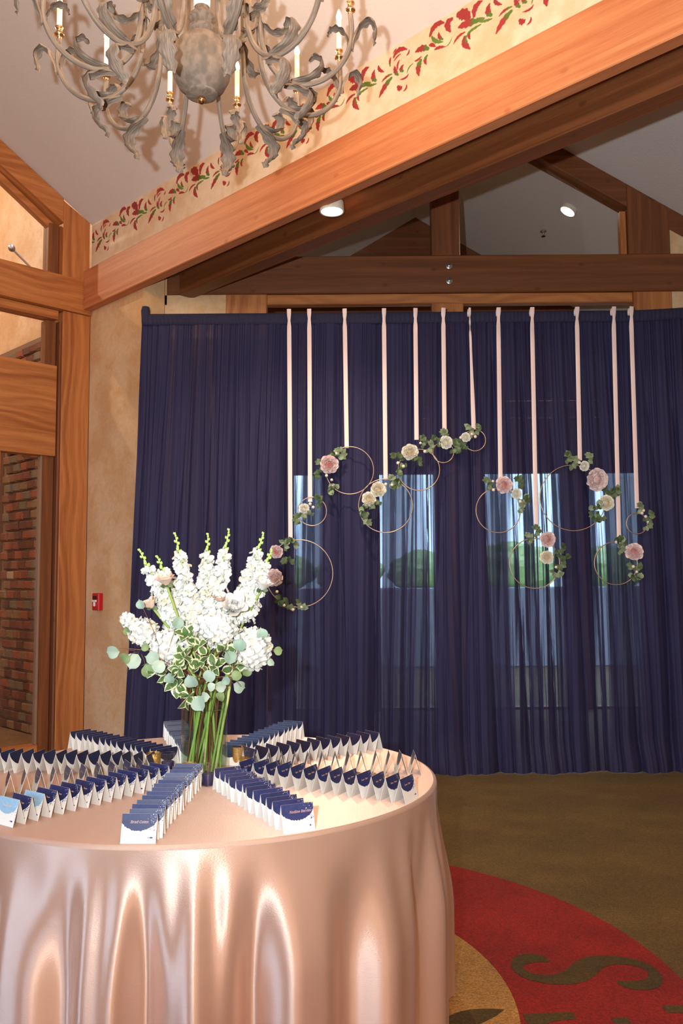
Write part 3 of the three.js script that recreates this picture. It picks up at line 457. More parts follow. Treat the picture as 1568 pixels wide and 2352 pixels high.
      part('stalk', new THREE.CylinderGeometry(0.0018, 0.0022, 0.07, 6).rotateZ(out - Math.PI / 2), sprigMats[3], g);
    }
    for (const [px, py] of bd) { const b = part('bud', budGeo, petalMat, h); b.scale.setScalar(rr(0.011, 0.015)); b.position.set(PX(px) - hx, PY(py) - hy, 0.02); b.rotation.set(rr(-1, 1), 0, rr(0, 6)); }
    tag(h, label, 'hoop');
  });
}

// ---------------------------------------------------------------- chandelier
{
  const C = [-0.597, 0, -3.6], ch = base('chandelier', C);
  part('globe', lathe([[0.0, 3.566], [0.052, 3.568], [0.068, 3.574], [0.071, 3.582], [0.066, 3.586], [0.1, 3.61], [0.122, 3.655], [0.13, 3.71], [0.124, 3.765], [0.1, 3.81], [0.066, 3.84], [0.05, 3.846]], 56), M.iron, ch);
  part('finial', new THREE.SphereGeometry(0.0185, 20, 14).translate(0, 3.552, 0), M.brass, ch, 'polished brass finial ball');
  part('column', lathe([[0.05, 3.84], [0.052, 3.865], [0.058, 3.87], [0.058, 3.88], [0.048, 3.885], [0.05, 3.91], [0.06, 3.92], [0.06, 3.93], [0.04, 3.95], [0.03, 3.97], [0.034, 3.98], [0.02, 4.1], [0.03, 4.2], [0.08, 4.26], [0.09, 4.34], [0.06, 4.42], [0.03, 4.5], [0.02, 4.7], [0, 4.72]], 36), M.iron, ch);
  part('glass_cylinder', lathe([[0.034, 3.975], [0.036, 4.0], [0.036, 4.13], [0.034, 4.14]], 28), mat({ color: 0xf4f6f2, roughness: 0.3, emissive: 0xf0f4ea, emissiveIntensity: 0.5 }), ch, 'white glass cylinder above the globe');
  const chain = []; for (let k = 0; k < 16; k++) { const g = new THREE.TorusGeometry(0.022, 0.005, 6, 14).scale(0.75, 1.4, 1); g.rotateY((k % 2) * Math.PI / 2); g.translate(0, 4.74 + k * 0.05, 0); chain.push(g); }
  chain.forEach((g) => part('chain_link', g, M.iron, ch));
  part('ceiling_canopy', lathe([[0.0, 5.5], [0.02, 5.5], [0.07, 5.53], [0.08, 5.62], [0, 5.64]], 28), M.iron, ch);
  // an acanthus leaf that follows a path in the arm's plane, lobed at its edges
  const acanthus = (pts, W, cup, seedN) => {
    const c = new THREE.CatmullRomCurve3(pts.map(([r, y]) => V(r, y, 0))), f = (s, t) => {
      const p = c.getPoint(t), d = c.getTangent(t), a = (s - 0.5) * 2, nx = -d.y, ny = d.x;
      const lobes = 1 - 0.34 * Math.pow(Math.abs(Math.sin(t * Math.PI * 5 + 0.4)), 2) * Math.abs(a), w = W * (0.22 + 0.78 * Math.pow(Math.sin(Math.PI * Math.min(1, Math.pow(t, 0.8) * 0.94 + 0.03)), 0.7)) * lobes;
      const k = cup * W * (a * a) + 0.05 * W * Math.cos(a * 16) * (1 - t * 0.5) + 0.1 * W * Math.sin(t * 31 + a * 3 + seedN) * Math.abs(a);
      return [p.x + nx * k - d.x * Math.abs(a) * W * 0.12, p.y + ny * k - d.y * Math.abs(a) * W * 0.12, a * w];
    };
    const g = sheet(14, 26, f), g2 = sheet(14, 26, (s, t) => { const q = f(1 - s, t), d = c.getTangent(t); return [q[0] + d.y * 0.0025, q[1] - d.x * 0.0025, q[2]]; });
    return mergeGeometries([g, g2]);
  };
  const armPath = [[0.05, 4.3], [0.1, 4.36], [0.19, 4.33], [0.25, 4.2], [0.262, 4.0], [0.265, 3.87], [0.275, 3.77], [0.31, 3.68], [0.37, 3.615], [0.44, 3.587], [0.53, 3.6], [0.605, 3.655], [0.65, 3.735], [0.66, 3.82], [0.656, 3.885]];
  const shapes = {
    arm: new THREE.TubeGeometry(new THREE.CatmullRomCurve3(armPath.map(([r, y]) => V(r, y, 0))), 90, 0.0115, 10),
    cup: lathe([[0.009, 3.86], [0.011, 3.89], [0.014, 3.897], [0.021, 3.902], [0.022, 3.908], [0.013, 3.914], [0.012, 3.928], [0.018, 3.936], [0.018, 3.942], [0.012, 3.945], [0.012, 3.93]], 22).translate(0.656, 0, 0),
    candle: lathe([[0, 3.935], [0.0118, 3.935], [0.0118, 4.088], [0.009, 4.092], [0, 4.093]], 18).translate(0.656, 0, 0),
    bulb: lathe([[0.006, 4.088], [0.0125, 4.098], [0.0138, 4.11], [0.0095, 4.126], [0.003, 4.143], [0, 4.147]], 16).translate(0.656, 0, 0),
    leaves: [
      acanthus([[0.37, 3.602], [0.44, 3.578], [0.485, 3.55], [0.49, 3.505], [0.468, 3.47], [0.44, 3.445], [0.428, 3.43], [0.436, 3.42]], 0.04, -0.25, 1),
      acanthus([[0.4, 3.605], [0.45, 3.605], [0.51, 3.63], [0.535, 3.67], [0.525, 3.705], [0.49, 3.71], [0.475, 3.69]], 0.035, 0.2, 2),
      acanthus([[0.657, 3.73], [0.675, 3.80], [0.705, 3.845], [0.74, 3.858], [0.765, 3.83], [0.768, 3.785], [0.758, 3.758], [0.766, 3.75]], 0.034, -0.2, 3),
      acanthus([[0.65, 3.74], [0.635, 3.80], [0.6, 3.83], [0.565, 3.825], [0.555, 3.795]], 0.028, 0.2, 4),
      acanthus([[0.262, 3.98], [0.275, 3.9], [0.31, 3.85], [0.35, 3.84], [0.375, 3.86], [0.37, 3.885]], 0.032, -0.2, 5),
      acanthus([[0.264, 4.02], [0.25, 3.96], [0.225, 3.92], [0.2, 3.915], [0.185, 3.935]], 0.034, 0.2, 6),
    ],
  };
  for (let k = 0; k < 12; k++) {
    const th = (6.6 + 30 * k) * Math.PI / 180, arm = part('arm', shapes.arm, M.iron, ch); arm.rotation.y = Math.PI / 2 - th;   // local +x turned to (sin th, -cos th)
    shapes.leaves.forEach((g) => part('acanthus_leaf', g, M.iron, arm));
    part('candle_cup', shapes.cup, M.brass, arm, 'brass candle cup'); part('candle_tube', shapes.candle, M.candle, arm); part('flame_bulb', shapes.bulb, M.bulb, arm, 'glowing flame-shaped bulb');
    const L = new THREE.PointLight(new THREE.Color(1, 0.69, 0.43), CANDLE_LIGHT); L.name = 'candle_lamp'; L.position.set(C[0] + 0.656 * Math.sin(th), 4.114, C[2] - 0.656 * Math.cos(th)); L.shadow.radius = 0.5; scene.add(L);
  }
  tag(ch, 'large grey iron chandelier with acanthus leaf arms, electric candles and a round central globe', 'chandelier');
}

// two globe pendants further down the hall, behind the camera
[[8.6, 3.0], [10.4, 5.6]].forEach(([u, n], i) => {
  const p = V(u, 4.7, n).applyMatrix4(ROOM), t = base('globe_pendant', p.toArray());
  part('globe', new THREE.SphereGeometry(0.14, 24, 16), mat({ color: 0xffffff, emissive: 0xffd9a8, emissiveIntensity: 5 }), t); part('rod', new THREE.CylinderGeometry(0.008, 0.008, eave + slope * Math.min(n, 2 * ridgeN - n) - 4.7 - 0.13, 8).translate(0, 0.14 + (eave + slope * Math.min(n, 2 * ridgeN - n) - 4.83) / 2, 0), M.iron, t);
  tag(t, i ? 'round glass pendant lamp deeper in the hall' : 'round glass pendant lamp just behind the camera', 'lamp');
  const L = new THREE.PointLight(new THREE.Color(1, 0.75, 0.53), PENDANT_LIGHT); L.name = 'pendant_lamp'; L.position.copy(p); L.shadow.radius = 6; scene.add(L);
});

// ---------------------------------------------------------------- table with satin cloth
const TX = -0.51, TZ = -3.18, TY = 0.76;
{
  const R = 0.842, texWeave = dataTex(512, 512, (u, v) => { const b = 128 + 90 * (fbm(u * 9, v * 9, 61, 4, 9, 9) - 0.5) + 60 * (hash(u * 512 | 0, v * 512 | 0, 3) - 0.5); return [b, b, b]; }, false);
  const satin = phys({ color: new THREE.Color(0.71, 0.48, 0.37), roughness: 0.5, metalness: 0.5, ior: 2.33, anisotropy: 0.95, anisotropyRotation: Math.PI / 2, sheen: 0.3, sheenColor: new THREE.Color(1, 0.9, 0.84), sheenRoughness: 0.4, bumpMap: rep(texWeave, 6, 3), bumpScale: 0.0012 });
  const t = base('tablecloth', [TX, 0, TZ]);
  const foldAt = (a, d) => {                                    // outward offset of the hanging cloth, d = 0 at the edge, 1 at the floor
    const n = vnoise(Math.cos(a) * 2.2 + 20, Math.sin(a) * 2.2 + 20, 71), m = vnoise(Math.cos(a) * 6 + 40, Math.sin(a) * 6 + 40, 72);
    const p = a * 19 + 0.9 * Math.sin(a * 3 + 0.6) + 3.84 + (n - 0.5) * 1.2, start = -0.04 + 0.16 * m, g = smooth(start, start + 0.5, d), g2 = smooth(-0.02, 0.3, d);
    const ridge = 1 - 1.7 * Math.pow(0.5 - 0.5 * Math.sin(p), 1.7), second = Math.sin(a * 43 + 3 * Math.sin(a * 5)) * (0.3 + m);
    return g * 0.05 * ridge + g2 * 0.008 * second - 0.006 * d + 0.03 * (n - 0.45) * d;
  };
  const crease = (a, d) => 0.0006 * Math.exp(-Math.pow((d - 0.16 - 0.28 * Math.abs(Math.sin(a * 1.5 + 0.9))) / 0.01, 2));
  const skirt = sheet(480, 80, (s, q) => {
    const a = s * Math.PI * 2, e = 0.16;
    let r, y;
    if (q < e) { const th = (q / e) * Math.PI / 2; r = R - 0.012 + 0.012 * Math.sin(th); y = TY - 0.012 + 0.012 * Math.cos(th); } else { const d = (q - e) / (1 - e); r = R + foldAt(a, d) + crease(a, d); y = (TY - 0.012) * (1 - d) + 0.003; }
    return [Math.sin(a) * r, y, Math.cos(a) * r];
  });
  { const n = skirt.attributes.normal; for (let j = 0; j <= 80; j++) { const a = j * 481, b = a + 480, v = V(n.getX(a) + n.getX(b), n.getY(a) + n.getY(b), n.getZ(a) + n.getZ(b)).normalize(); n.setXYZ(a, v.x, v.y, v.z); n.setXYZ(b, v.x, v.y, v.z); } }
  part('skirt', skirt, satin, t);
  const tp = sheet(160, 40, (s, q) => { const a = s * Math.PI * 2, r = (R - 0.012) * q; return [Math.sin(a) * r, TY + 0.0005 * (1 - smooth(0.9, 1, q)) * (fbm(Math.sin(a) * r * 6 + 20, Math.cos(a) * r * 6 + 20, 91, 3) - 1), Math.cos(a) * r]; });
  { const p = tp.attributes.position, uv = tp.attributes.uv; for (let i = 0; i < p.count; i++) uv.setXY(i, p.getX(i) * 0.4, p.getZ(i) * 0.4); }
  part('table_cover', tp, satin, t);
  tag(t, 'blush satin cloth hanging to the floor over the round card table', 'tablecloth');
}

// ---------------------------------------------------------------- place cards
{
  const PW = 512, PH = 400, W = 0.095, FH = 0.076, half = 0.0205, th = 0.0007;
  const paint = (sd, name, table, tone, printed) => {
    const c = document.createElement('canvas'); c.width = PW; c.height = PH; const x = c.getContext('2d'); seed(sd);
    x.fillStyle = '#e2e0db'; x.fillRect(0, 0, PW, PH);
    // brushed navy wash with a ragged lower edge
    x.beginPath(); x.moveTo(-4, -4); x.lineTo(PW + 4, -4);
    const edge = []; for (let i = 0; i <= 60; i++) { const u = 1 - i / 60; edge.push([u * PW, (printed ? 0.2 + 0.38 * Math.pow(Math.sin(Math.PI * clamp(u * 0.96 + 0.04)), 0.55) : 0.12 + 0.5 * Math.pow(Math.sin(Math.PI * u), 0.6)) * PH + (printed ? rr(-9, 9) : rr(-2, 2))]); }
    for (const p of edge) x.lineTo(...p); x.closePath(); x.fillStyle = `rgb(${tone})`; x.fill();
    const [r, g, b] = tone;
    for (let i = 0; i < 90; i++) { const px = rnd() * PW, py = rnd() * PH * 0.42, k = rr(-14, 18); x.fillStyle = `rgba(${r + k | 0},${g + k | 0},${b + k | 0},0.35)`; x.beginPath(); x.ellipse(px, py, rr(10, 50), rr(6, 20), rr(0, 3), 0, 6.3); x.fill(); }
    // trim the wash back to the paper below its edge
    x.fillStyle = '#e2e0db'; x.beginPath(); x.moveTo(PW + 4, PH + 4); for (const p of edge) x.lineTo(...p); x.lineTo(-4, PH + 4); x.closePath(); x.fill();
    if (printed) {
      for (let i = 0; i < 26; i++) { const u = rr(0, 1); x.fillStyle = 'rgba(245,245,250,0.9)'; x.beginPath(); x.arc(PW * (0.97 - 0.32 * u * rnd()), PH * 0.34 * rnd(), rr(1.5, 5), 0, 6.3); x.fill(); }
      for (let i = 0; i < 14; i++) { x.fillStyle = `rgb(${tone})`; x.beginPath(); x.ellipse(PW * rr(0.78, 0.98), PH * rr(0.36, 0.56), rr(4, 16), rr(2, 5), -0.7, 0, 6.3); x.fill(); }
      x.fillStyle = 'rgb(222,176,150)'; x.strokeStyle = 'rgb(222,176,150)';
      if (name) { x.font = 'italic 50px serif'; x.fillText(name, PW * 0.24, PH * 0.32); } else { x.lineWidth = 5; for (let w = 0; w < 2; w++) { x.beginPath(); let px = PW * (0.26 + 0.26 * w), py = PH * 0.29; x.moveTo(px, py + 14); x.quadraticCurveTo(px + 14, py - 46, px + 26, py + 10); px += 26; const n = 4 + (rnd() * 3 | 0); for (let i = 0; i < n; i++) { x.quadraticCurveTo(px + 6, py - rr(6, 26), px + 14, py + 8); px += 14; } x.stroke(); } }
      if (table) { x.fillStyle = 'rgb(212,210,208)'; x.font = '30px serif'; x.fillText(table, PW * 0.37, PH * 0.8); }
      x.fillStyle = 'rgb(40,44,96)'; x.beginPath(); if (sd % 2) { x.ellipse(PW * 0.86, PH * 0.8, 26, 11, 0, 0, 6.3); x.fill(); x.beginPath(); x.moveTo(PW * 0.8, PH * 0.8); x.lineTo(PW * 0.77, PH * 0.77); x.lineTo(PW * 0.77, PH * 0.83); x.closePath(); } else { x.moveTo(PW * 0.83, PH * 0.74); x.lineTo(PW * 0.86, PH * 0.78); x.lineTo(PW * 0.89, PH * 0.74); x.lineTo(PW * 0.88, PH * 0.82); x.lineTo(PW * 0.85, PH * 0.83); x.closePath(); } x.fill();
    }
    const tx = new THREE.CanvasTexture(c); tx.colorSpace = THREE.SRGBColorSpace; tx.anisotropy = 8;
    return phys({ map: tx, roughness: 0.42, clearcoat: 0.25, clearcoatRoughness: 0.35 });
  };
  const navy = [27, 37, 82], fronts = [paint(21, 'Brad Coten', 'Table 11', navy, true), paint(24, 'Nadine Barnes', 'Table 10', [32, 47, 98], true), paint(31, '', 'Table 8', [25, 35, 78], true), paint(34, '', 'Table 4', [28, 40, 84], true), paint(43, '', 'Table 7', [26, 38, 88], true)];
  const fPale = paint(51, '', 'Table 5', [140, 178, 204], true), backs = [paint(60, '', '', [24, 30, 60], false), paint(62, '', '', [28, 36, 70], false)];
  const paper = mat({ color: 0xdfdad2, roughness: 0.7 });
  const panelGeo = (front) => { // the leaning leaf of a tent: thin slab, ridge at the top
    const g = new THREE.BoxGeometry(W, FH, th); const lean = Math.asin(half / FH); g.translate(0, FH / 2, 0); const uv = g.attributes.uv; void uv;
    g.rotateX(front ? -lean : lean); g.translate(0, 0, front ? half : -half); return g;
  };
  const G = { f: panelGeo(true), b: panelGeo(false) };
  // BoxGeometry face order: +x -x +y -y +z -z; print only on the outer face
  const card = (mf, mb, outerName) => { const o = new THREE.Group(); part('front_leaf', G.f, [paper, paper, paper, paper, mf, paper], o); part('back_leaf', G.b, [paper, paper, paper, paper, paper, mb], o); return o; };
  // angle and radius of the outer end, angle and radius of the inner end, how many, where, first print
  const rowDefs = [
    [-2.5, 0.80, -8, 0.155, 14, 'front row facing the camera', 0],
    [28, 0.80, 29, 0.25, 12, 'front right row', 1],
    [61.6, 0.805, 61, 0.2, 13, 'right row with printed names showing', 2],
    [91.3, 0.77, 91, 0.19, 13, 'right row seen edge on', 3],
    [126.4, 0.78, 126, 0.2, 13, 'back right row', 3],
    [159.4, 0.80, 157, 0.2, 13, 'back row right of the vase', 2],
    [198, 0.82, 200, 0.2, 13, 'back row left of the vase', 3],
    [228, 0.81, 230, 0.2, 15, 'back left row', 2],
    [262, 0.80, 262, 0.2, 15, 'left row with dark tops', 4],
    [295, 0.80, 295, 0.22, 13, 'left row seen edge on', 3],
    [323, 0.77, 322, 0.2, 14, 'front left row', 4],
  ];
  const ord = ['first', 'second', 'third', 'fourth', 'fifth', 'sixth', 'seventh', 'eighth', 'ninth', 'tenth', 'eleventh', 'twelfth', 'thirteenth', 'fourteenth', 'fifteenth'];
  seed(1234);
  for (const [deg, ro, deg2, ri, n, where, fk] of rowDefs) {
    const rad = Math.PI / 180, A = [Math.sin(deg * rad) * ro, Math.cos(deg * rad) * ro], B = [Math.sin(deg2 * rad) * ri, Math.cos(deg2 * rad) * ri];
    for (let i = 0; i < n; i++) {
      const t = i / (n - 1), first = i === 0;
      const mf = deg === 323 && (i === 0 || i === 2) ? fPale : deg === -2.5 && first ? fronts[0] : deg === 28 && first ? fronts[1] : fronts[2 + ((fk + i) % 3)];
      const c = card(mf, backs[(i + fk) % 2]); c.name = numbered('place_card'); scene.add(c);
      c.position.set(TX + lerp(A[0], B[0], t) + rr(-0.004, 0.004), TY + 0.0004, TZ + lerp(A[1], B[1], t)); c.rotation.y = deg * rad + rr(-0.05, 0.05) + (deg === 28 && first ? -0.12 : 0);
      tag(c, `${mf === fPale ? 'pale blue' : 'navy'} topped place card, ${ord[i]} from the rim in the ${where}`, 'place card', 'folded place cards fanned out around the vase');
    }
  }
}

// ---------------------------------------------------------------- votives
{
  const goldGlass = phys({ color: 0xd9b066, roughness: 0.14, metalness: 0.95, bumpMap: rep(texBump, 2, 2), bumpScale: 0.002 }), navyWax = mat({ color: 0x2a2650, roughness: 0.5 }), wax = mat({ color: 0xefe2c8, roughness: 0.6 });
  const h = 0.068, r = 0.026;
  const wallG = lathe([[0, 0.002], [r * 0.86, 0.002], [r * 0.94, 0.006], [r, h * 0.5], [r * 1.02, h], [r * 0.97, h + 0.001], [r * 0.94, h * 0.5], [r * 0.86, 0.01], [0, 0.009]], 32), thinG = lathe([[0, 0.001], [r * 0.9, 0.001], [r, 0.006], [r * 1.03, h * 1.05]], 36), rimG = new THREE.TorusGeometry(r * 1.03, 0.0011, 8, 40).rotateX(Math.PI / 2).translate(0, h * 1.05, 0);
  const clear = phys({ color: 0xffffff, roughness: 0.02, transmission: 1, thickness: 0, ior: 1.7 });
  const defs = [
    [-0.701, -3.249, 1, 'gold mercury glass votive left of the vase, half hidden behind clear glass'],
    [-0.644, -3.226, 0, 'clear glass votive with a navy candle left of the vase'],
    [-0.534, -3.052, 1, 'gold mercury glass votive close in front of the vase stems'],
    [-0.463, -3.02, 0, 'clear glass votive with a navy candle between the two front card rows'],
    [-0.40, -3.36, 1, 'small gold mercury glass votive behind the right side of the vase'],
    [-0.366, -3.285, 2, 'clear and gold glass votive right of the vase'],
  ];
  for (const [x, z, k, label] of defs) {
    const t = base('votive_holder', [x, TY, z]);
    if (k === 1) { part('glass_cup', wallG, goldGlass, t); part('candle', lathe([[0, 0.012], [r * 0.85, 0.012], [r * 0.85, 0.035], [0, 0.036]], 24), wax, t); }
    else { part('glass_cup', thinG, clear, t); part('rim', rimG, clear, t); part('candle', lathe([[0, 0.004], [r * 0.84, 0.004], [r * 0.88, 0.04], [r * 0.8, 0.042], [0, 0.041]], 28), k === 2 ? goldGlass : navyWax, t, k === 2 ? 'gold candle' : 'navy candle'); part('wick', new THREE.CylinderGeometry(0.0006, 0.0008, 0.012, 6).translate(0, 0.046, 0), mat({ color: 0x222222 }), t); }
    tag(t, label, 'votive');
  }
}

// ---------------------------------------------------------------- vase and bouquet
{
  const VX = -0.506, VZ = -3.2, VR = 0.083, VH = 0.335;
  const clear = phys({ color: 0xeef6f0, roughness: 0.0, transmission: 1, thickness: 0, ior: 1.55 });
  const vs = base('glass_vase', [VX, TY, VZ]);
  part('wall', lathe([[VR - 0.004, 0.012], [VR - 0.004, VH - 0.001], [VR - 0.002, VH], [VR, VH - 0.001], [VR, 0.004]], 56), clear, vs); part('foot', lathe([[0, 0.001], [VR * 0.97, 0.001], [VR, 0.006], [VR * 0.97, 0.012], [0, 0.011]], 48), phys({ color: 0xeef6f0, roughness: 0.02, transmission: 1, thickness: 0, ior: 1.45 }), vs);
  part('rim', new THREE.TorusGeometry(VR, 0.0016, 8, 56).rotateX(Math.PI / 2).translate(0, VH, 0), clear, vs);
  part('water', lathe([[0, 0.235], [VR - 0.004, 0.235], [VR - 0.003, 0.238]], 48), phys({ color: 0xf0f8f4, roughness: 0.0, transmission: 1, thickness: 0, ior: 1.33 }), vs);
  tag(vs, 'tall clear glass cylinder vase holding the white bouquet', 'vase');
  const K = 0.001617, BX = (px) => VX + (px - 470) * K, BY = (py) => 1.0848 - (py - 1570) * K;
  const P = (px, py, dz) => V(BX(px), BY(py), VZ + dz);
  const green = [0xa4b85c, 0xb8c670, 0x90a650].map((c) => mat({ color: c, roughness: 0.5 })), brownStem = mat({ color: 0x7a4a30, roughness: 0.6 });
  const white = phys({ color: new THREE.Color(0.68, 0.68, 0.62), roughness: 0.65, side: THREE.DoubleSide, sheen: 0.25, sheenColor: new THREE.Color(1, 1, 1) }), limeBud = mat({ color: 0xa9c96a, roughness: 0.6 }), cream = phys({ color: new THREE.Color(0.70, 0.65, 0.53), roughness: 0.65, side: THREE.DoubleSide });
  let stemN = 0;
  // a stem from the flower down through the vase's mouth to its foot
  function stem(o, from, m, r = 0.0035) {
    const k = stemN++, a = k * 2.4, b = a + 1.1 + 0.6 * Math.sin(k * 1.7), f = 0.98 * Math.sqrt((k % 7 + 1) / 7.5);
    const mouth = V(VX + Math.cos(a) * VR * 0.84 * f + clamp((from.x - VX) * 0.22, -0.03, 0.03), TY + VH - 0.01, VZ + Math.sin(a) * VR * 0.8 * f), foot = V(VX + Math.cos(b) * VR * 0.86 * f, TY + 0.018, VZ + Math.sin(b) * VR * 0.84 * f);
    const c = [foot, foot.clone().lerp(mouth, 0.5), mouth, mouth.clone().lerp(from, 0.5).add(V((from.x - VX) * -0.08, 0.01, 0)), from].map((q) => q.clone().sub(o.position));
    part('stem', tube(c, r * 1.35, 26, 7), m ?? green[k % 3], o);
    return c;
  }
  // snapdragon floret: swollen tube with an upper and a lower lip
  const floret = (() => {
    const tubeG = lathe([[0.0, 0], [0.3, 0.06], [0.42, 0.3], [0.4, 0.6], [0.34, 0.78]], 10), gs = [tubeG];
    for (const [a, l, c] of [[0.5, 0.7, 0.9], [-0.5, 0.7, 0.9], [2.4, 0.75, 0.7], [3.14, 0.7, 0.55], [3.9, 0.75, 0.7]]) { const p = petalGeo(l, 0.8, 0.3, 0.45, 0.12, 3, 3, a); p.rotateX(c); p.translate(0, 0.66, 0.18); p.rotateY(a); gs.push(p); }
    return mergeGeometries(gs.map((g) => { const q = g.index ? g : g; return q; }));
  })();
  const budShape = lathe([[0, 0], [0.32, 0.1], [0.4, 0.4], [0.3, 0.75], [0, 1]], 8);
  const up = V(0, 1, 0), qq = new THREE.Quaternion();
  const spikes = [
    [322, 1264, 412, 1450, 0.03, 'leftmost snapdragon spike, leaning out to the left'],
    [352, 1278, 425, 1440, -0.05, 'snapdragon spike beside the leftmost one, behind the blush rose'],
    [402, 1227, 448, 1440, 0.02, 'upright snapdragon spike, second tall tip from the left'],
    [474, 1228, 470, 1440, -0.02, 'upright snapdragon spike in the middle of the bouquet'],
    [527, 1220, 488, 1440, 0.03, 'tallest snapdragon spike with a long green tip, leaning right'],
    [604, 1228, 545, 1420, 0.0, 'right snapdragon spike with a curved green tip'],
    [625, 1268, 560, 1420, 0.04, 'outermost right snapdragon spike with green buds'],
  ];
  spikes.forEach(([tx, ty, bx, by, dz, label], si) => {
    seed(300 + si);
    const a = P(bx, by, dz * 0.5), b = P(tx, ty, dz), o = base('snapdragon', a.toArray());
    const dir = b.clone().sub(a), L = dir.length(); dir.normalize();
    const c = stem(o, a, null, 0.0036); void c;
    part('spike_stalk', tube([V(0, 0, 0), dir.clone().multiplyScalar(L * 0.5).add(V(0, 0.004, 0)), dir.clone().multiplyScalar(L)], 0.0028, 12, 6), green[1], o);
    const n = 34, q0 = new THREE.Quaternion().setFromUnitVectors(up, dir);
    for (let i = 0; i < n; i++) {
      const t = i / (n - 1), ang = i * 2.4, s = 0.036 * (1 - 0.62 * Math.pow(t, 1.5)), isBud = t > 0.76;
      const f = part(isBud ? 'bud' : 'floret', isBud ? budShape : floret, isBud ? limeBud : (hash(i, si, 4) < 0.25 ? cream : white), o);
      const out = V(Math.cos(ang), 0, Math.sin(ang)).applyQuaternion(q0), d = out.clone().multiplyScalar(isBud ? 0.55 : 1).add(dir.clone().multiplyScalar(isBud ? 1 : 0.55)).normalize();
      f.position.copy(dir.clone().multiplyScalar(L * (0.02 + 0.96 * t))).add(out.clone().multiplyScalar(0.003));
      f.quaternion.setFromUnitVectors(up, d).multiply(qq.setFromAxisAngle(up, rr(0, 6))); f.scale.setScalar(isBud ? s * 0.75 : s);
    }
    tag(o, 'white ' + label, 'flower', 'white snapdragons in the vase');
  });
  // balls of small four-petalled florets
  const hyd = (() => { const gs = []; for (let i = 0; i < 4; i++) { const p = petalGeo(0.62, 0.62, 0.15, -0.12, 0.05, 3, 3, i); p.rotateX(1.25); p.rotateY(i * Math.PI / 2); gs.push(p); } return mergeGeometries(gs); })();
  function ball(name, px, py, dz, r, n, size, m, label, cat, grp, sq = [1, 1, 1], sd = 1) {
    seed(sd); const c = P(px, py, dz), o = base(name, c.toArray()); stem(o, c, null, 0.004);
    part('core', new THREE.SphereGeometry(r * 0.84, 18, 12).scale(...sq), white, o);
    for (let i = 0; i < n; i++) { const y = 1 - 2 * (i + 0.5) / n, q = Math.sqrt(1 - y * y), a = i * 2.39996, d = V(q * Math.cos(a), y, q * Math.sin(a)); if (d.z < -0.55) continue; const f = part('floret', hyd, hash(i, sd, 2) < 0.2 ? cream : m, o), k = r * rr(0.86, 1.06); f.position.set(d.x * k * sq[0], d.y * k * sq[1], d.z * k * sq[2]); d.add(V(rr(-0.35, 0.35), rr(-0.35, 0.35), rr(-0.35, 0.35))).normalize(); f.quaternion.setFromUnitVectors(up, d).multiply(qq.setFromAxisAngle(up, rr(0, 6))); f.scale.setScalar(size * rr(1.15, 1.5)); }
    tag(o, label, cat, grp);
  }
  const hg = 'white hydrangea and stock heads in the bouquet';
  ball('hydrangea', 397, 1485, 0.07, 0.062, 90, 0.021, white, 'white hydrangea head at the lower left of the bouquet', 'flower', hg, [1, 0.95, 0.8], 11);
  ball('hydrangea', 503, 1438, 0.09, 0.072, 110, 0.022, white, 'large white hydrangea head in the centre of the bouquet', 'flower', hg, [1.05, 0.95, 0.8], 12);
  ball('hydrangea', 580, 1490, 0.04, 0.07, 100, 0.022, white, 'white hydrangea head at the lower right of the bouquet', 'flower', hg, [0.95, 1.05, 0.8], 13);
  ball('hydrangea', 452, 1425, 0.0, 0.055, 80, 0.021, cream, 'creamy hydrangea head behind the centre of the bouquet', 'flower', hg, [1.1, 0.8, 0.8], 14);
  ball('stock_flower', 336, 1450, 0.05, 0.044, 46, 0.024, white, 'ruffled white stock flower jutting out at the left', 'flower', hg, [1.1, 0.95, 0.8], 15);
  ball('stock_flower', 302, 1424, 0.05, 0.022, 24, 0.018, white, 'small white stock tip, the leftmost blossom of the bouquet', 'flower', hg, [1, 0.9, 0.8], 16);
  ball('stock_flower', 545, 1405, 0.03, 0.05, 60, 0.022, white, 'white stock flower below the white rose on the right', 'flower', hg, [1, 0.9, 0.8], 17);
  // garden roses: petals are parts
  const rosePetals = [[3, 0.02, 0.12, 0.62, 0.6], [4, 0.08, 0.2, 0.74, 0.78], [5, 0.12, 0.34, 0.84, 0.9], [5, 0.14, 0.62, 0.86, 0.95]];
  const petalShape = [0, 1].map((k) => petalGeo(1, 1.15, 0.55, 0.12 - 0.3 * k, 0.03, 6, 6, k * 2));
  function rose(px, py, dz, r, dirv, m, label, sd) {
    seed(sd); const c = P(px, py, dz), o = base('rose', c.toArray()), d = V(...dirv).normalize(), head = new THREE.Group(); head.name = 'rose_head'; o.add(head); head.quaternion.setFromUnitVectors(up, d);
    const cc = stem(o, c.clone().add(d.clone().multiplyScalar(-r * 0.55)), green[2], 0.0034); void cc;
    for (const [n, rad, lean, len, wid] of rosePetals) for (let i = 0; i < n; i++) { const a = i / n * 6.283 + n * 1.3 + rr(-0.2, 0.2), g = new THREE.Object3D(), p = new THREE.Mesh(petalShape[n > 4 ? 1 : 0], m); p.name = 'petal'; void g; p.scale.set(r * 1.25 * wid, r * 1.55 * len, r * 1.1); p.position.set(Math.sin(a) * r * rad * 2.2, -r * 0.55, Math.cos(a) * r * rad * 2.2); p.rotation.order = 'YXZ'; p.rotation.set(-lean * rr(0.85, 1.15), a + Math.PI, 0); head.add(p); }
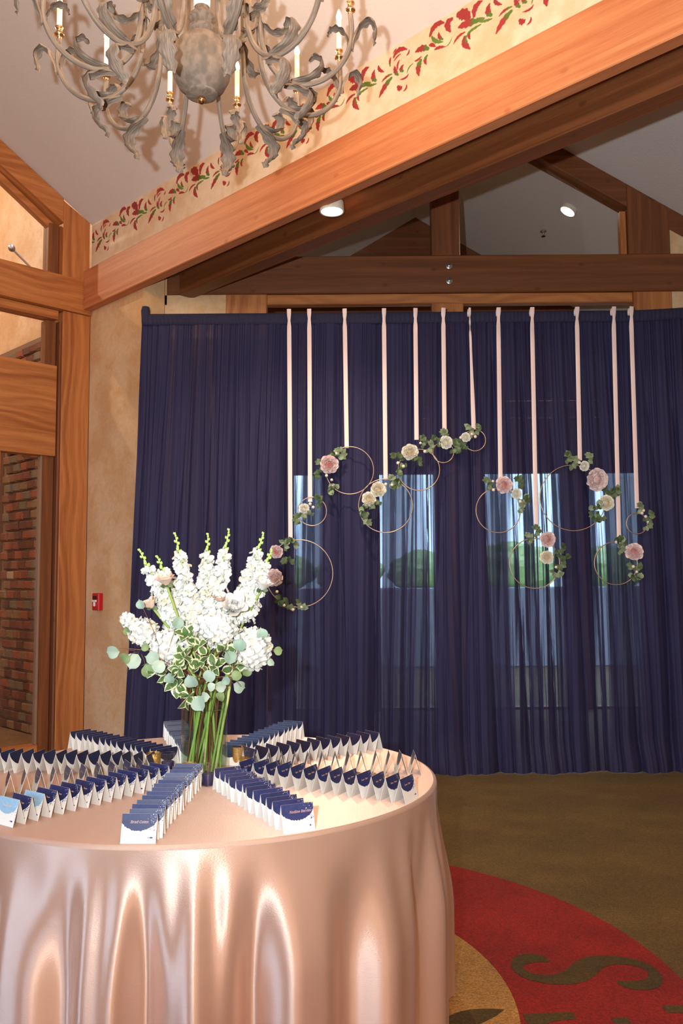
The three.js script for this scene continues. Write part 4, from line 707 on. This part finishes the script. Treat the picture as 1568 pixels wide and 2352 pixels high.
    for (let i = 0; i < 5; i++) { const s = part('sepal', ovalLeaf, sprigMats[0], o); s.scale.setScalar(r * 0.8); s.position.copy(d.clone().multiplyScalar(-r * 0.5)); s.quaternion.setFromUnitVectors(up, V(Math.cos(i * 1.26), -0.3, Math.sin(i * 1.26)).normalize()); }
    tag(o, label, 'rose', 'roses in the bouquet');
  }
  const blush = phys({ color: new THREE.Color(0.74, 0.55, 0.43), roughness: 0.6, side: THREE.DoubleSide }), wr = phys({ color: new THREE.Color(0.68, 0.65, 0.60), roughness: 0.6, side: THREE.DoubleSide });
  rose(393, 1335, 0.11, 0.033, [-0.1, 0.9, 0.35], blush, 'blush rose at the upper left in front of the snapdragons', 41);
  rose(352, 1388, 0.06, 0.029, [-0.5, 0.8, 0.3], blush, 'blush rose at the left, partly behind a round eucalyptus leaf', 42);
  rose(507, 1378, 0.04, 0.026, [0.1, 0.8, 0.5], blush, 'small blush rose tucked behind the central hydrangea', 43);
  rose(545, 1393, 0.12, 0.040, [0.25, 0.55, 0.8], wr, 'large open white rose right of centre', 44);
  rose(606, 1348, 0.07, 0.032, [0.3, 0.9, 0.25], wr, 'white rosebud at the right side', 45);
  // eucalyptus branches: each leaf is a part
  const euc = [0x9db3a0, 0x8aa48f, 0x7f9560, 0xb4c4ae].map((c) => phys({ color: c, roughness: 0.6, side: THREE.DoubleSide, transmission: 0.15, thickness: 0 }));
  const branches = [
    ['eucalyptus branch reaching farthest left, with the outermost round leaf', 0.06, [[400, 1500], [330, 1490], [285, 1487]], [[272, 1494, 15, 0], [302, 1508, 13, 2], [318, 1516, 18, 3], [303, 1448, 10, 2], [352, 1535, 15, 2]]],
    ['eucalyptus branch at the lower left with pale round leaves', 0.11, [[430, 1530], [395, 1515], [370, 1500]], [[370, 1506, 15, 0], [385, 1523, 15, 3], [345, 1388, 11, 0], [350, 1483, 9, 2], [424, 1429, 13, 1], [410, 1548, 12, 1]]],
    ['eucalyptus branch hanging over the front of the vase rim', 0.13, [[470, 1560], [465, 1580], [472, 1600]], [[457, 1553, 16, 0], [478, 1600, 17, 0], [490, 1585, 11, 3], [495, 1543, 14, 0], [500, 1568, 10, 3]]],
    ['eucalyptus branch at the lower right with drooping leaves', 0.1, [[500, 1550], [540, 1550], [560, 1570]], [[515, 1568, 13, 3], [535, 1506, 15, 1], [555, 1572, 14, 0], [552, 1545, 12, 2], [518, 1590, 11, 2], [560, 1478, 14, 1], [530, 1555, 10, 1]]],
    ['eucalyptus branch reaching right with slim end leaves', 0.03, [[560, 1500], [605, 1490], [640, 1497]], [[603, 1455, 13, 0], [605, 1514, 14, 0], [624, 1520, 9, 3], [638, 1496, 10, 2], [615, 1484, 11, 3], [566, 1540, 13, 2]]],
  ];
  branches.forEach(([label, dz, path, leaves], bi) => {
    seed(500 + bi); const s = P(...path[0], dz), o = base('eucalyptus_branch', s.toArray());
    stem(o, s, brownStem, 0.0024);
    part('twig', tube(path.map((p) => P(p[0], p[1], dz).sub(s)), 0.0016, 14, 6), brownStem, o);
    for (const [px, py, pr, k] of leaves) { const l = part('leaf', roundLeaf, euc[k], o), c = P(px, py, dz + rr(-0.005, 0.035)).sub(s), end = P(...path[path.length - 1], dz).sub(s), toT = c.clone().sub(end.clone().multiplyScalar(0.6)); const a = Math.atan2(toT.y, toT.x) - Math.PI / 2; l.scale.setScalar(pr * 2 * K * 1.05); l.rotation.set(rr(-0.35, 0.35), rr(-0.5, 0.5), a); l.position.copy(c).add(V(Math.sin(a), -Math.cos(a), 0).multiplyScalar(pr * K)); part('leaf_stalk', tube([l.position.clone(), l.position.clone().lerp(end.clone().multiplyScalar(0.6), 0.3).add(V(0, 0.004, -0.004)), l.position.clone().lerp(end.clone().multiplyScalar(0.6), 0.75)], 0.0009, 8, 5), brownStem, o); }
    tag(o, label, 'eucalyptus', 'eucalyptus in the bouquet');
  });
  // variegated sprigs: dark green leaves with pale margins
  const varTex = dataTex(128, 128, (u, v) => { const e = Math.min(Math.abs(u - 0.5) * 2, 1), n = fbm(u * 8, v * 8, 77, 3), k = smooth(0.55, 0.72, e + 0.35 * (n - 0.5) + 0.25 * smooth(0.8, 1, v)), vein = Math.exp(-Math.pow((u - 0.5) / 0.02, 2)) * 0.4; return [lerp(84, 226, k) + 60 * vein, lerp(112, 226, k) + 60 * vein, lerp(62, 184, k) + 30 * vein]; });
  const varM = phys({ map: varTex, roughness: 0.45, side: THREE.DoubleSide, clearcoat: 0.2, clearcoatRoughness: 0.4 });
  const sprigs = [[440, 1458, 0.11, 'between the two front hydrangeas'], [472, 1478, 0.14, 'at the centre of the greenery'], [437, 1502, 0.14, 'left of centre below the hydrangea'], [425, 1530, 0.12, 'low on the left side'], [503, 1525, 0.12, 'below the central hydrangea'], [420, 1562, 0.1, 'hanging at the left of the vase rim'], [448, 1592, 0.12, 'hanging lowest over the vase'], [366, 1525, 0.06, 'at the far left under the stock flower'], [470, 1520, 0.13, 'right above the vase rim'], [520, 1490, 0.1, 'tucked left of the right hydrangea'], [390, 1545, 0.07, 'dark and low behind the left leaves'], [540, 1530, 0.06, 'low on the right side']];
  sprigs.forEach(([px, py, dz, where], i) => {
    seed(700 + i); const c = P(px, py, dz), o = base('pittosporum_sprig', c.toArray()), low = py > 1540; stem(o, c, brownStem, 0.002);
    const n = 8, main = low ? V(rr(-0.3, 0.3), -0.8, 0.6) : V((px - 470) / 160, 0.3, 0.9); main.normalize();
    const q0 = new THREE.Quaternion().setFromUnitVectors(up, main);
    for (let j = 0; j < n; j++) { const a = j * 2.4, lean = 0.75 + 0.5 * (j % 2), d = V(Math.cos(a) * Math.sin(lean), Math.cos(lean), Math.sin(a) * Math.sin(lean)).applyQuaternion(q0), l = part('leaf', ovalLeaf, varM, o); l.scale.setScalar(rr(0.042, 0.058)); l.quaternion.setFromUnitVectors(up, d).multiply(qq.setFromAxisAngle(up, rr(0, 6))); l.position.copy(main.clone().multiplyScalar(-0.004 * (j % 3))); }
    tag(o, `variegated green and white leaf sprig ${where}`, 'foliage', 'variegated sprigs in the bouquet');
  });
}

// ---------------------------------------------------------------- shadows and the picture
scene.traverse((o) => { if (o.isMesh) { o.castShadow = true; o.receiveShadow = true; } if (o.isPointLight || o.isSpotLight) o.castShadow = true; });
renderer.render(scene, camera);
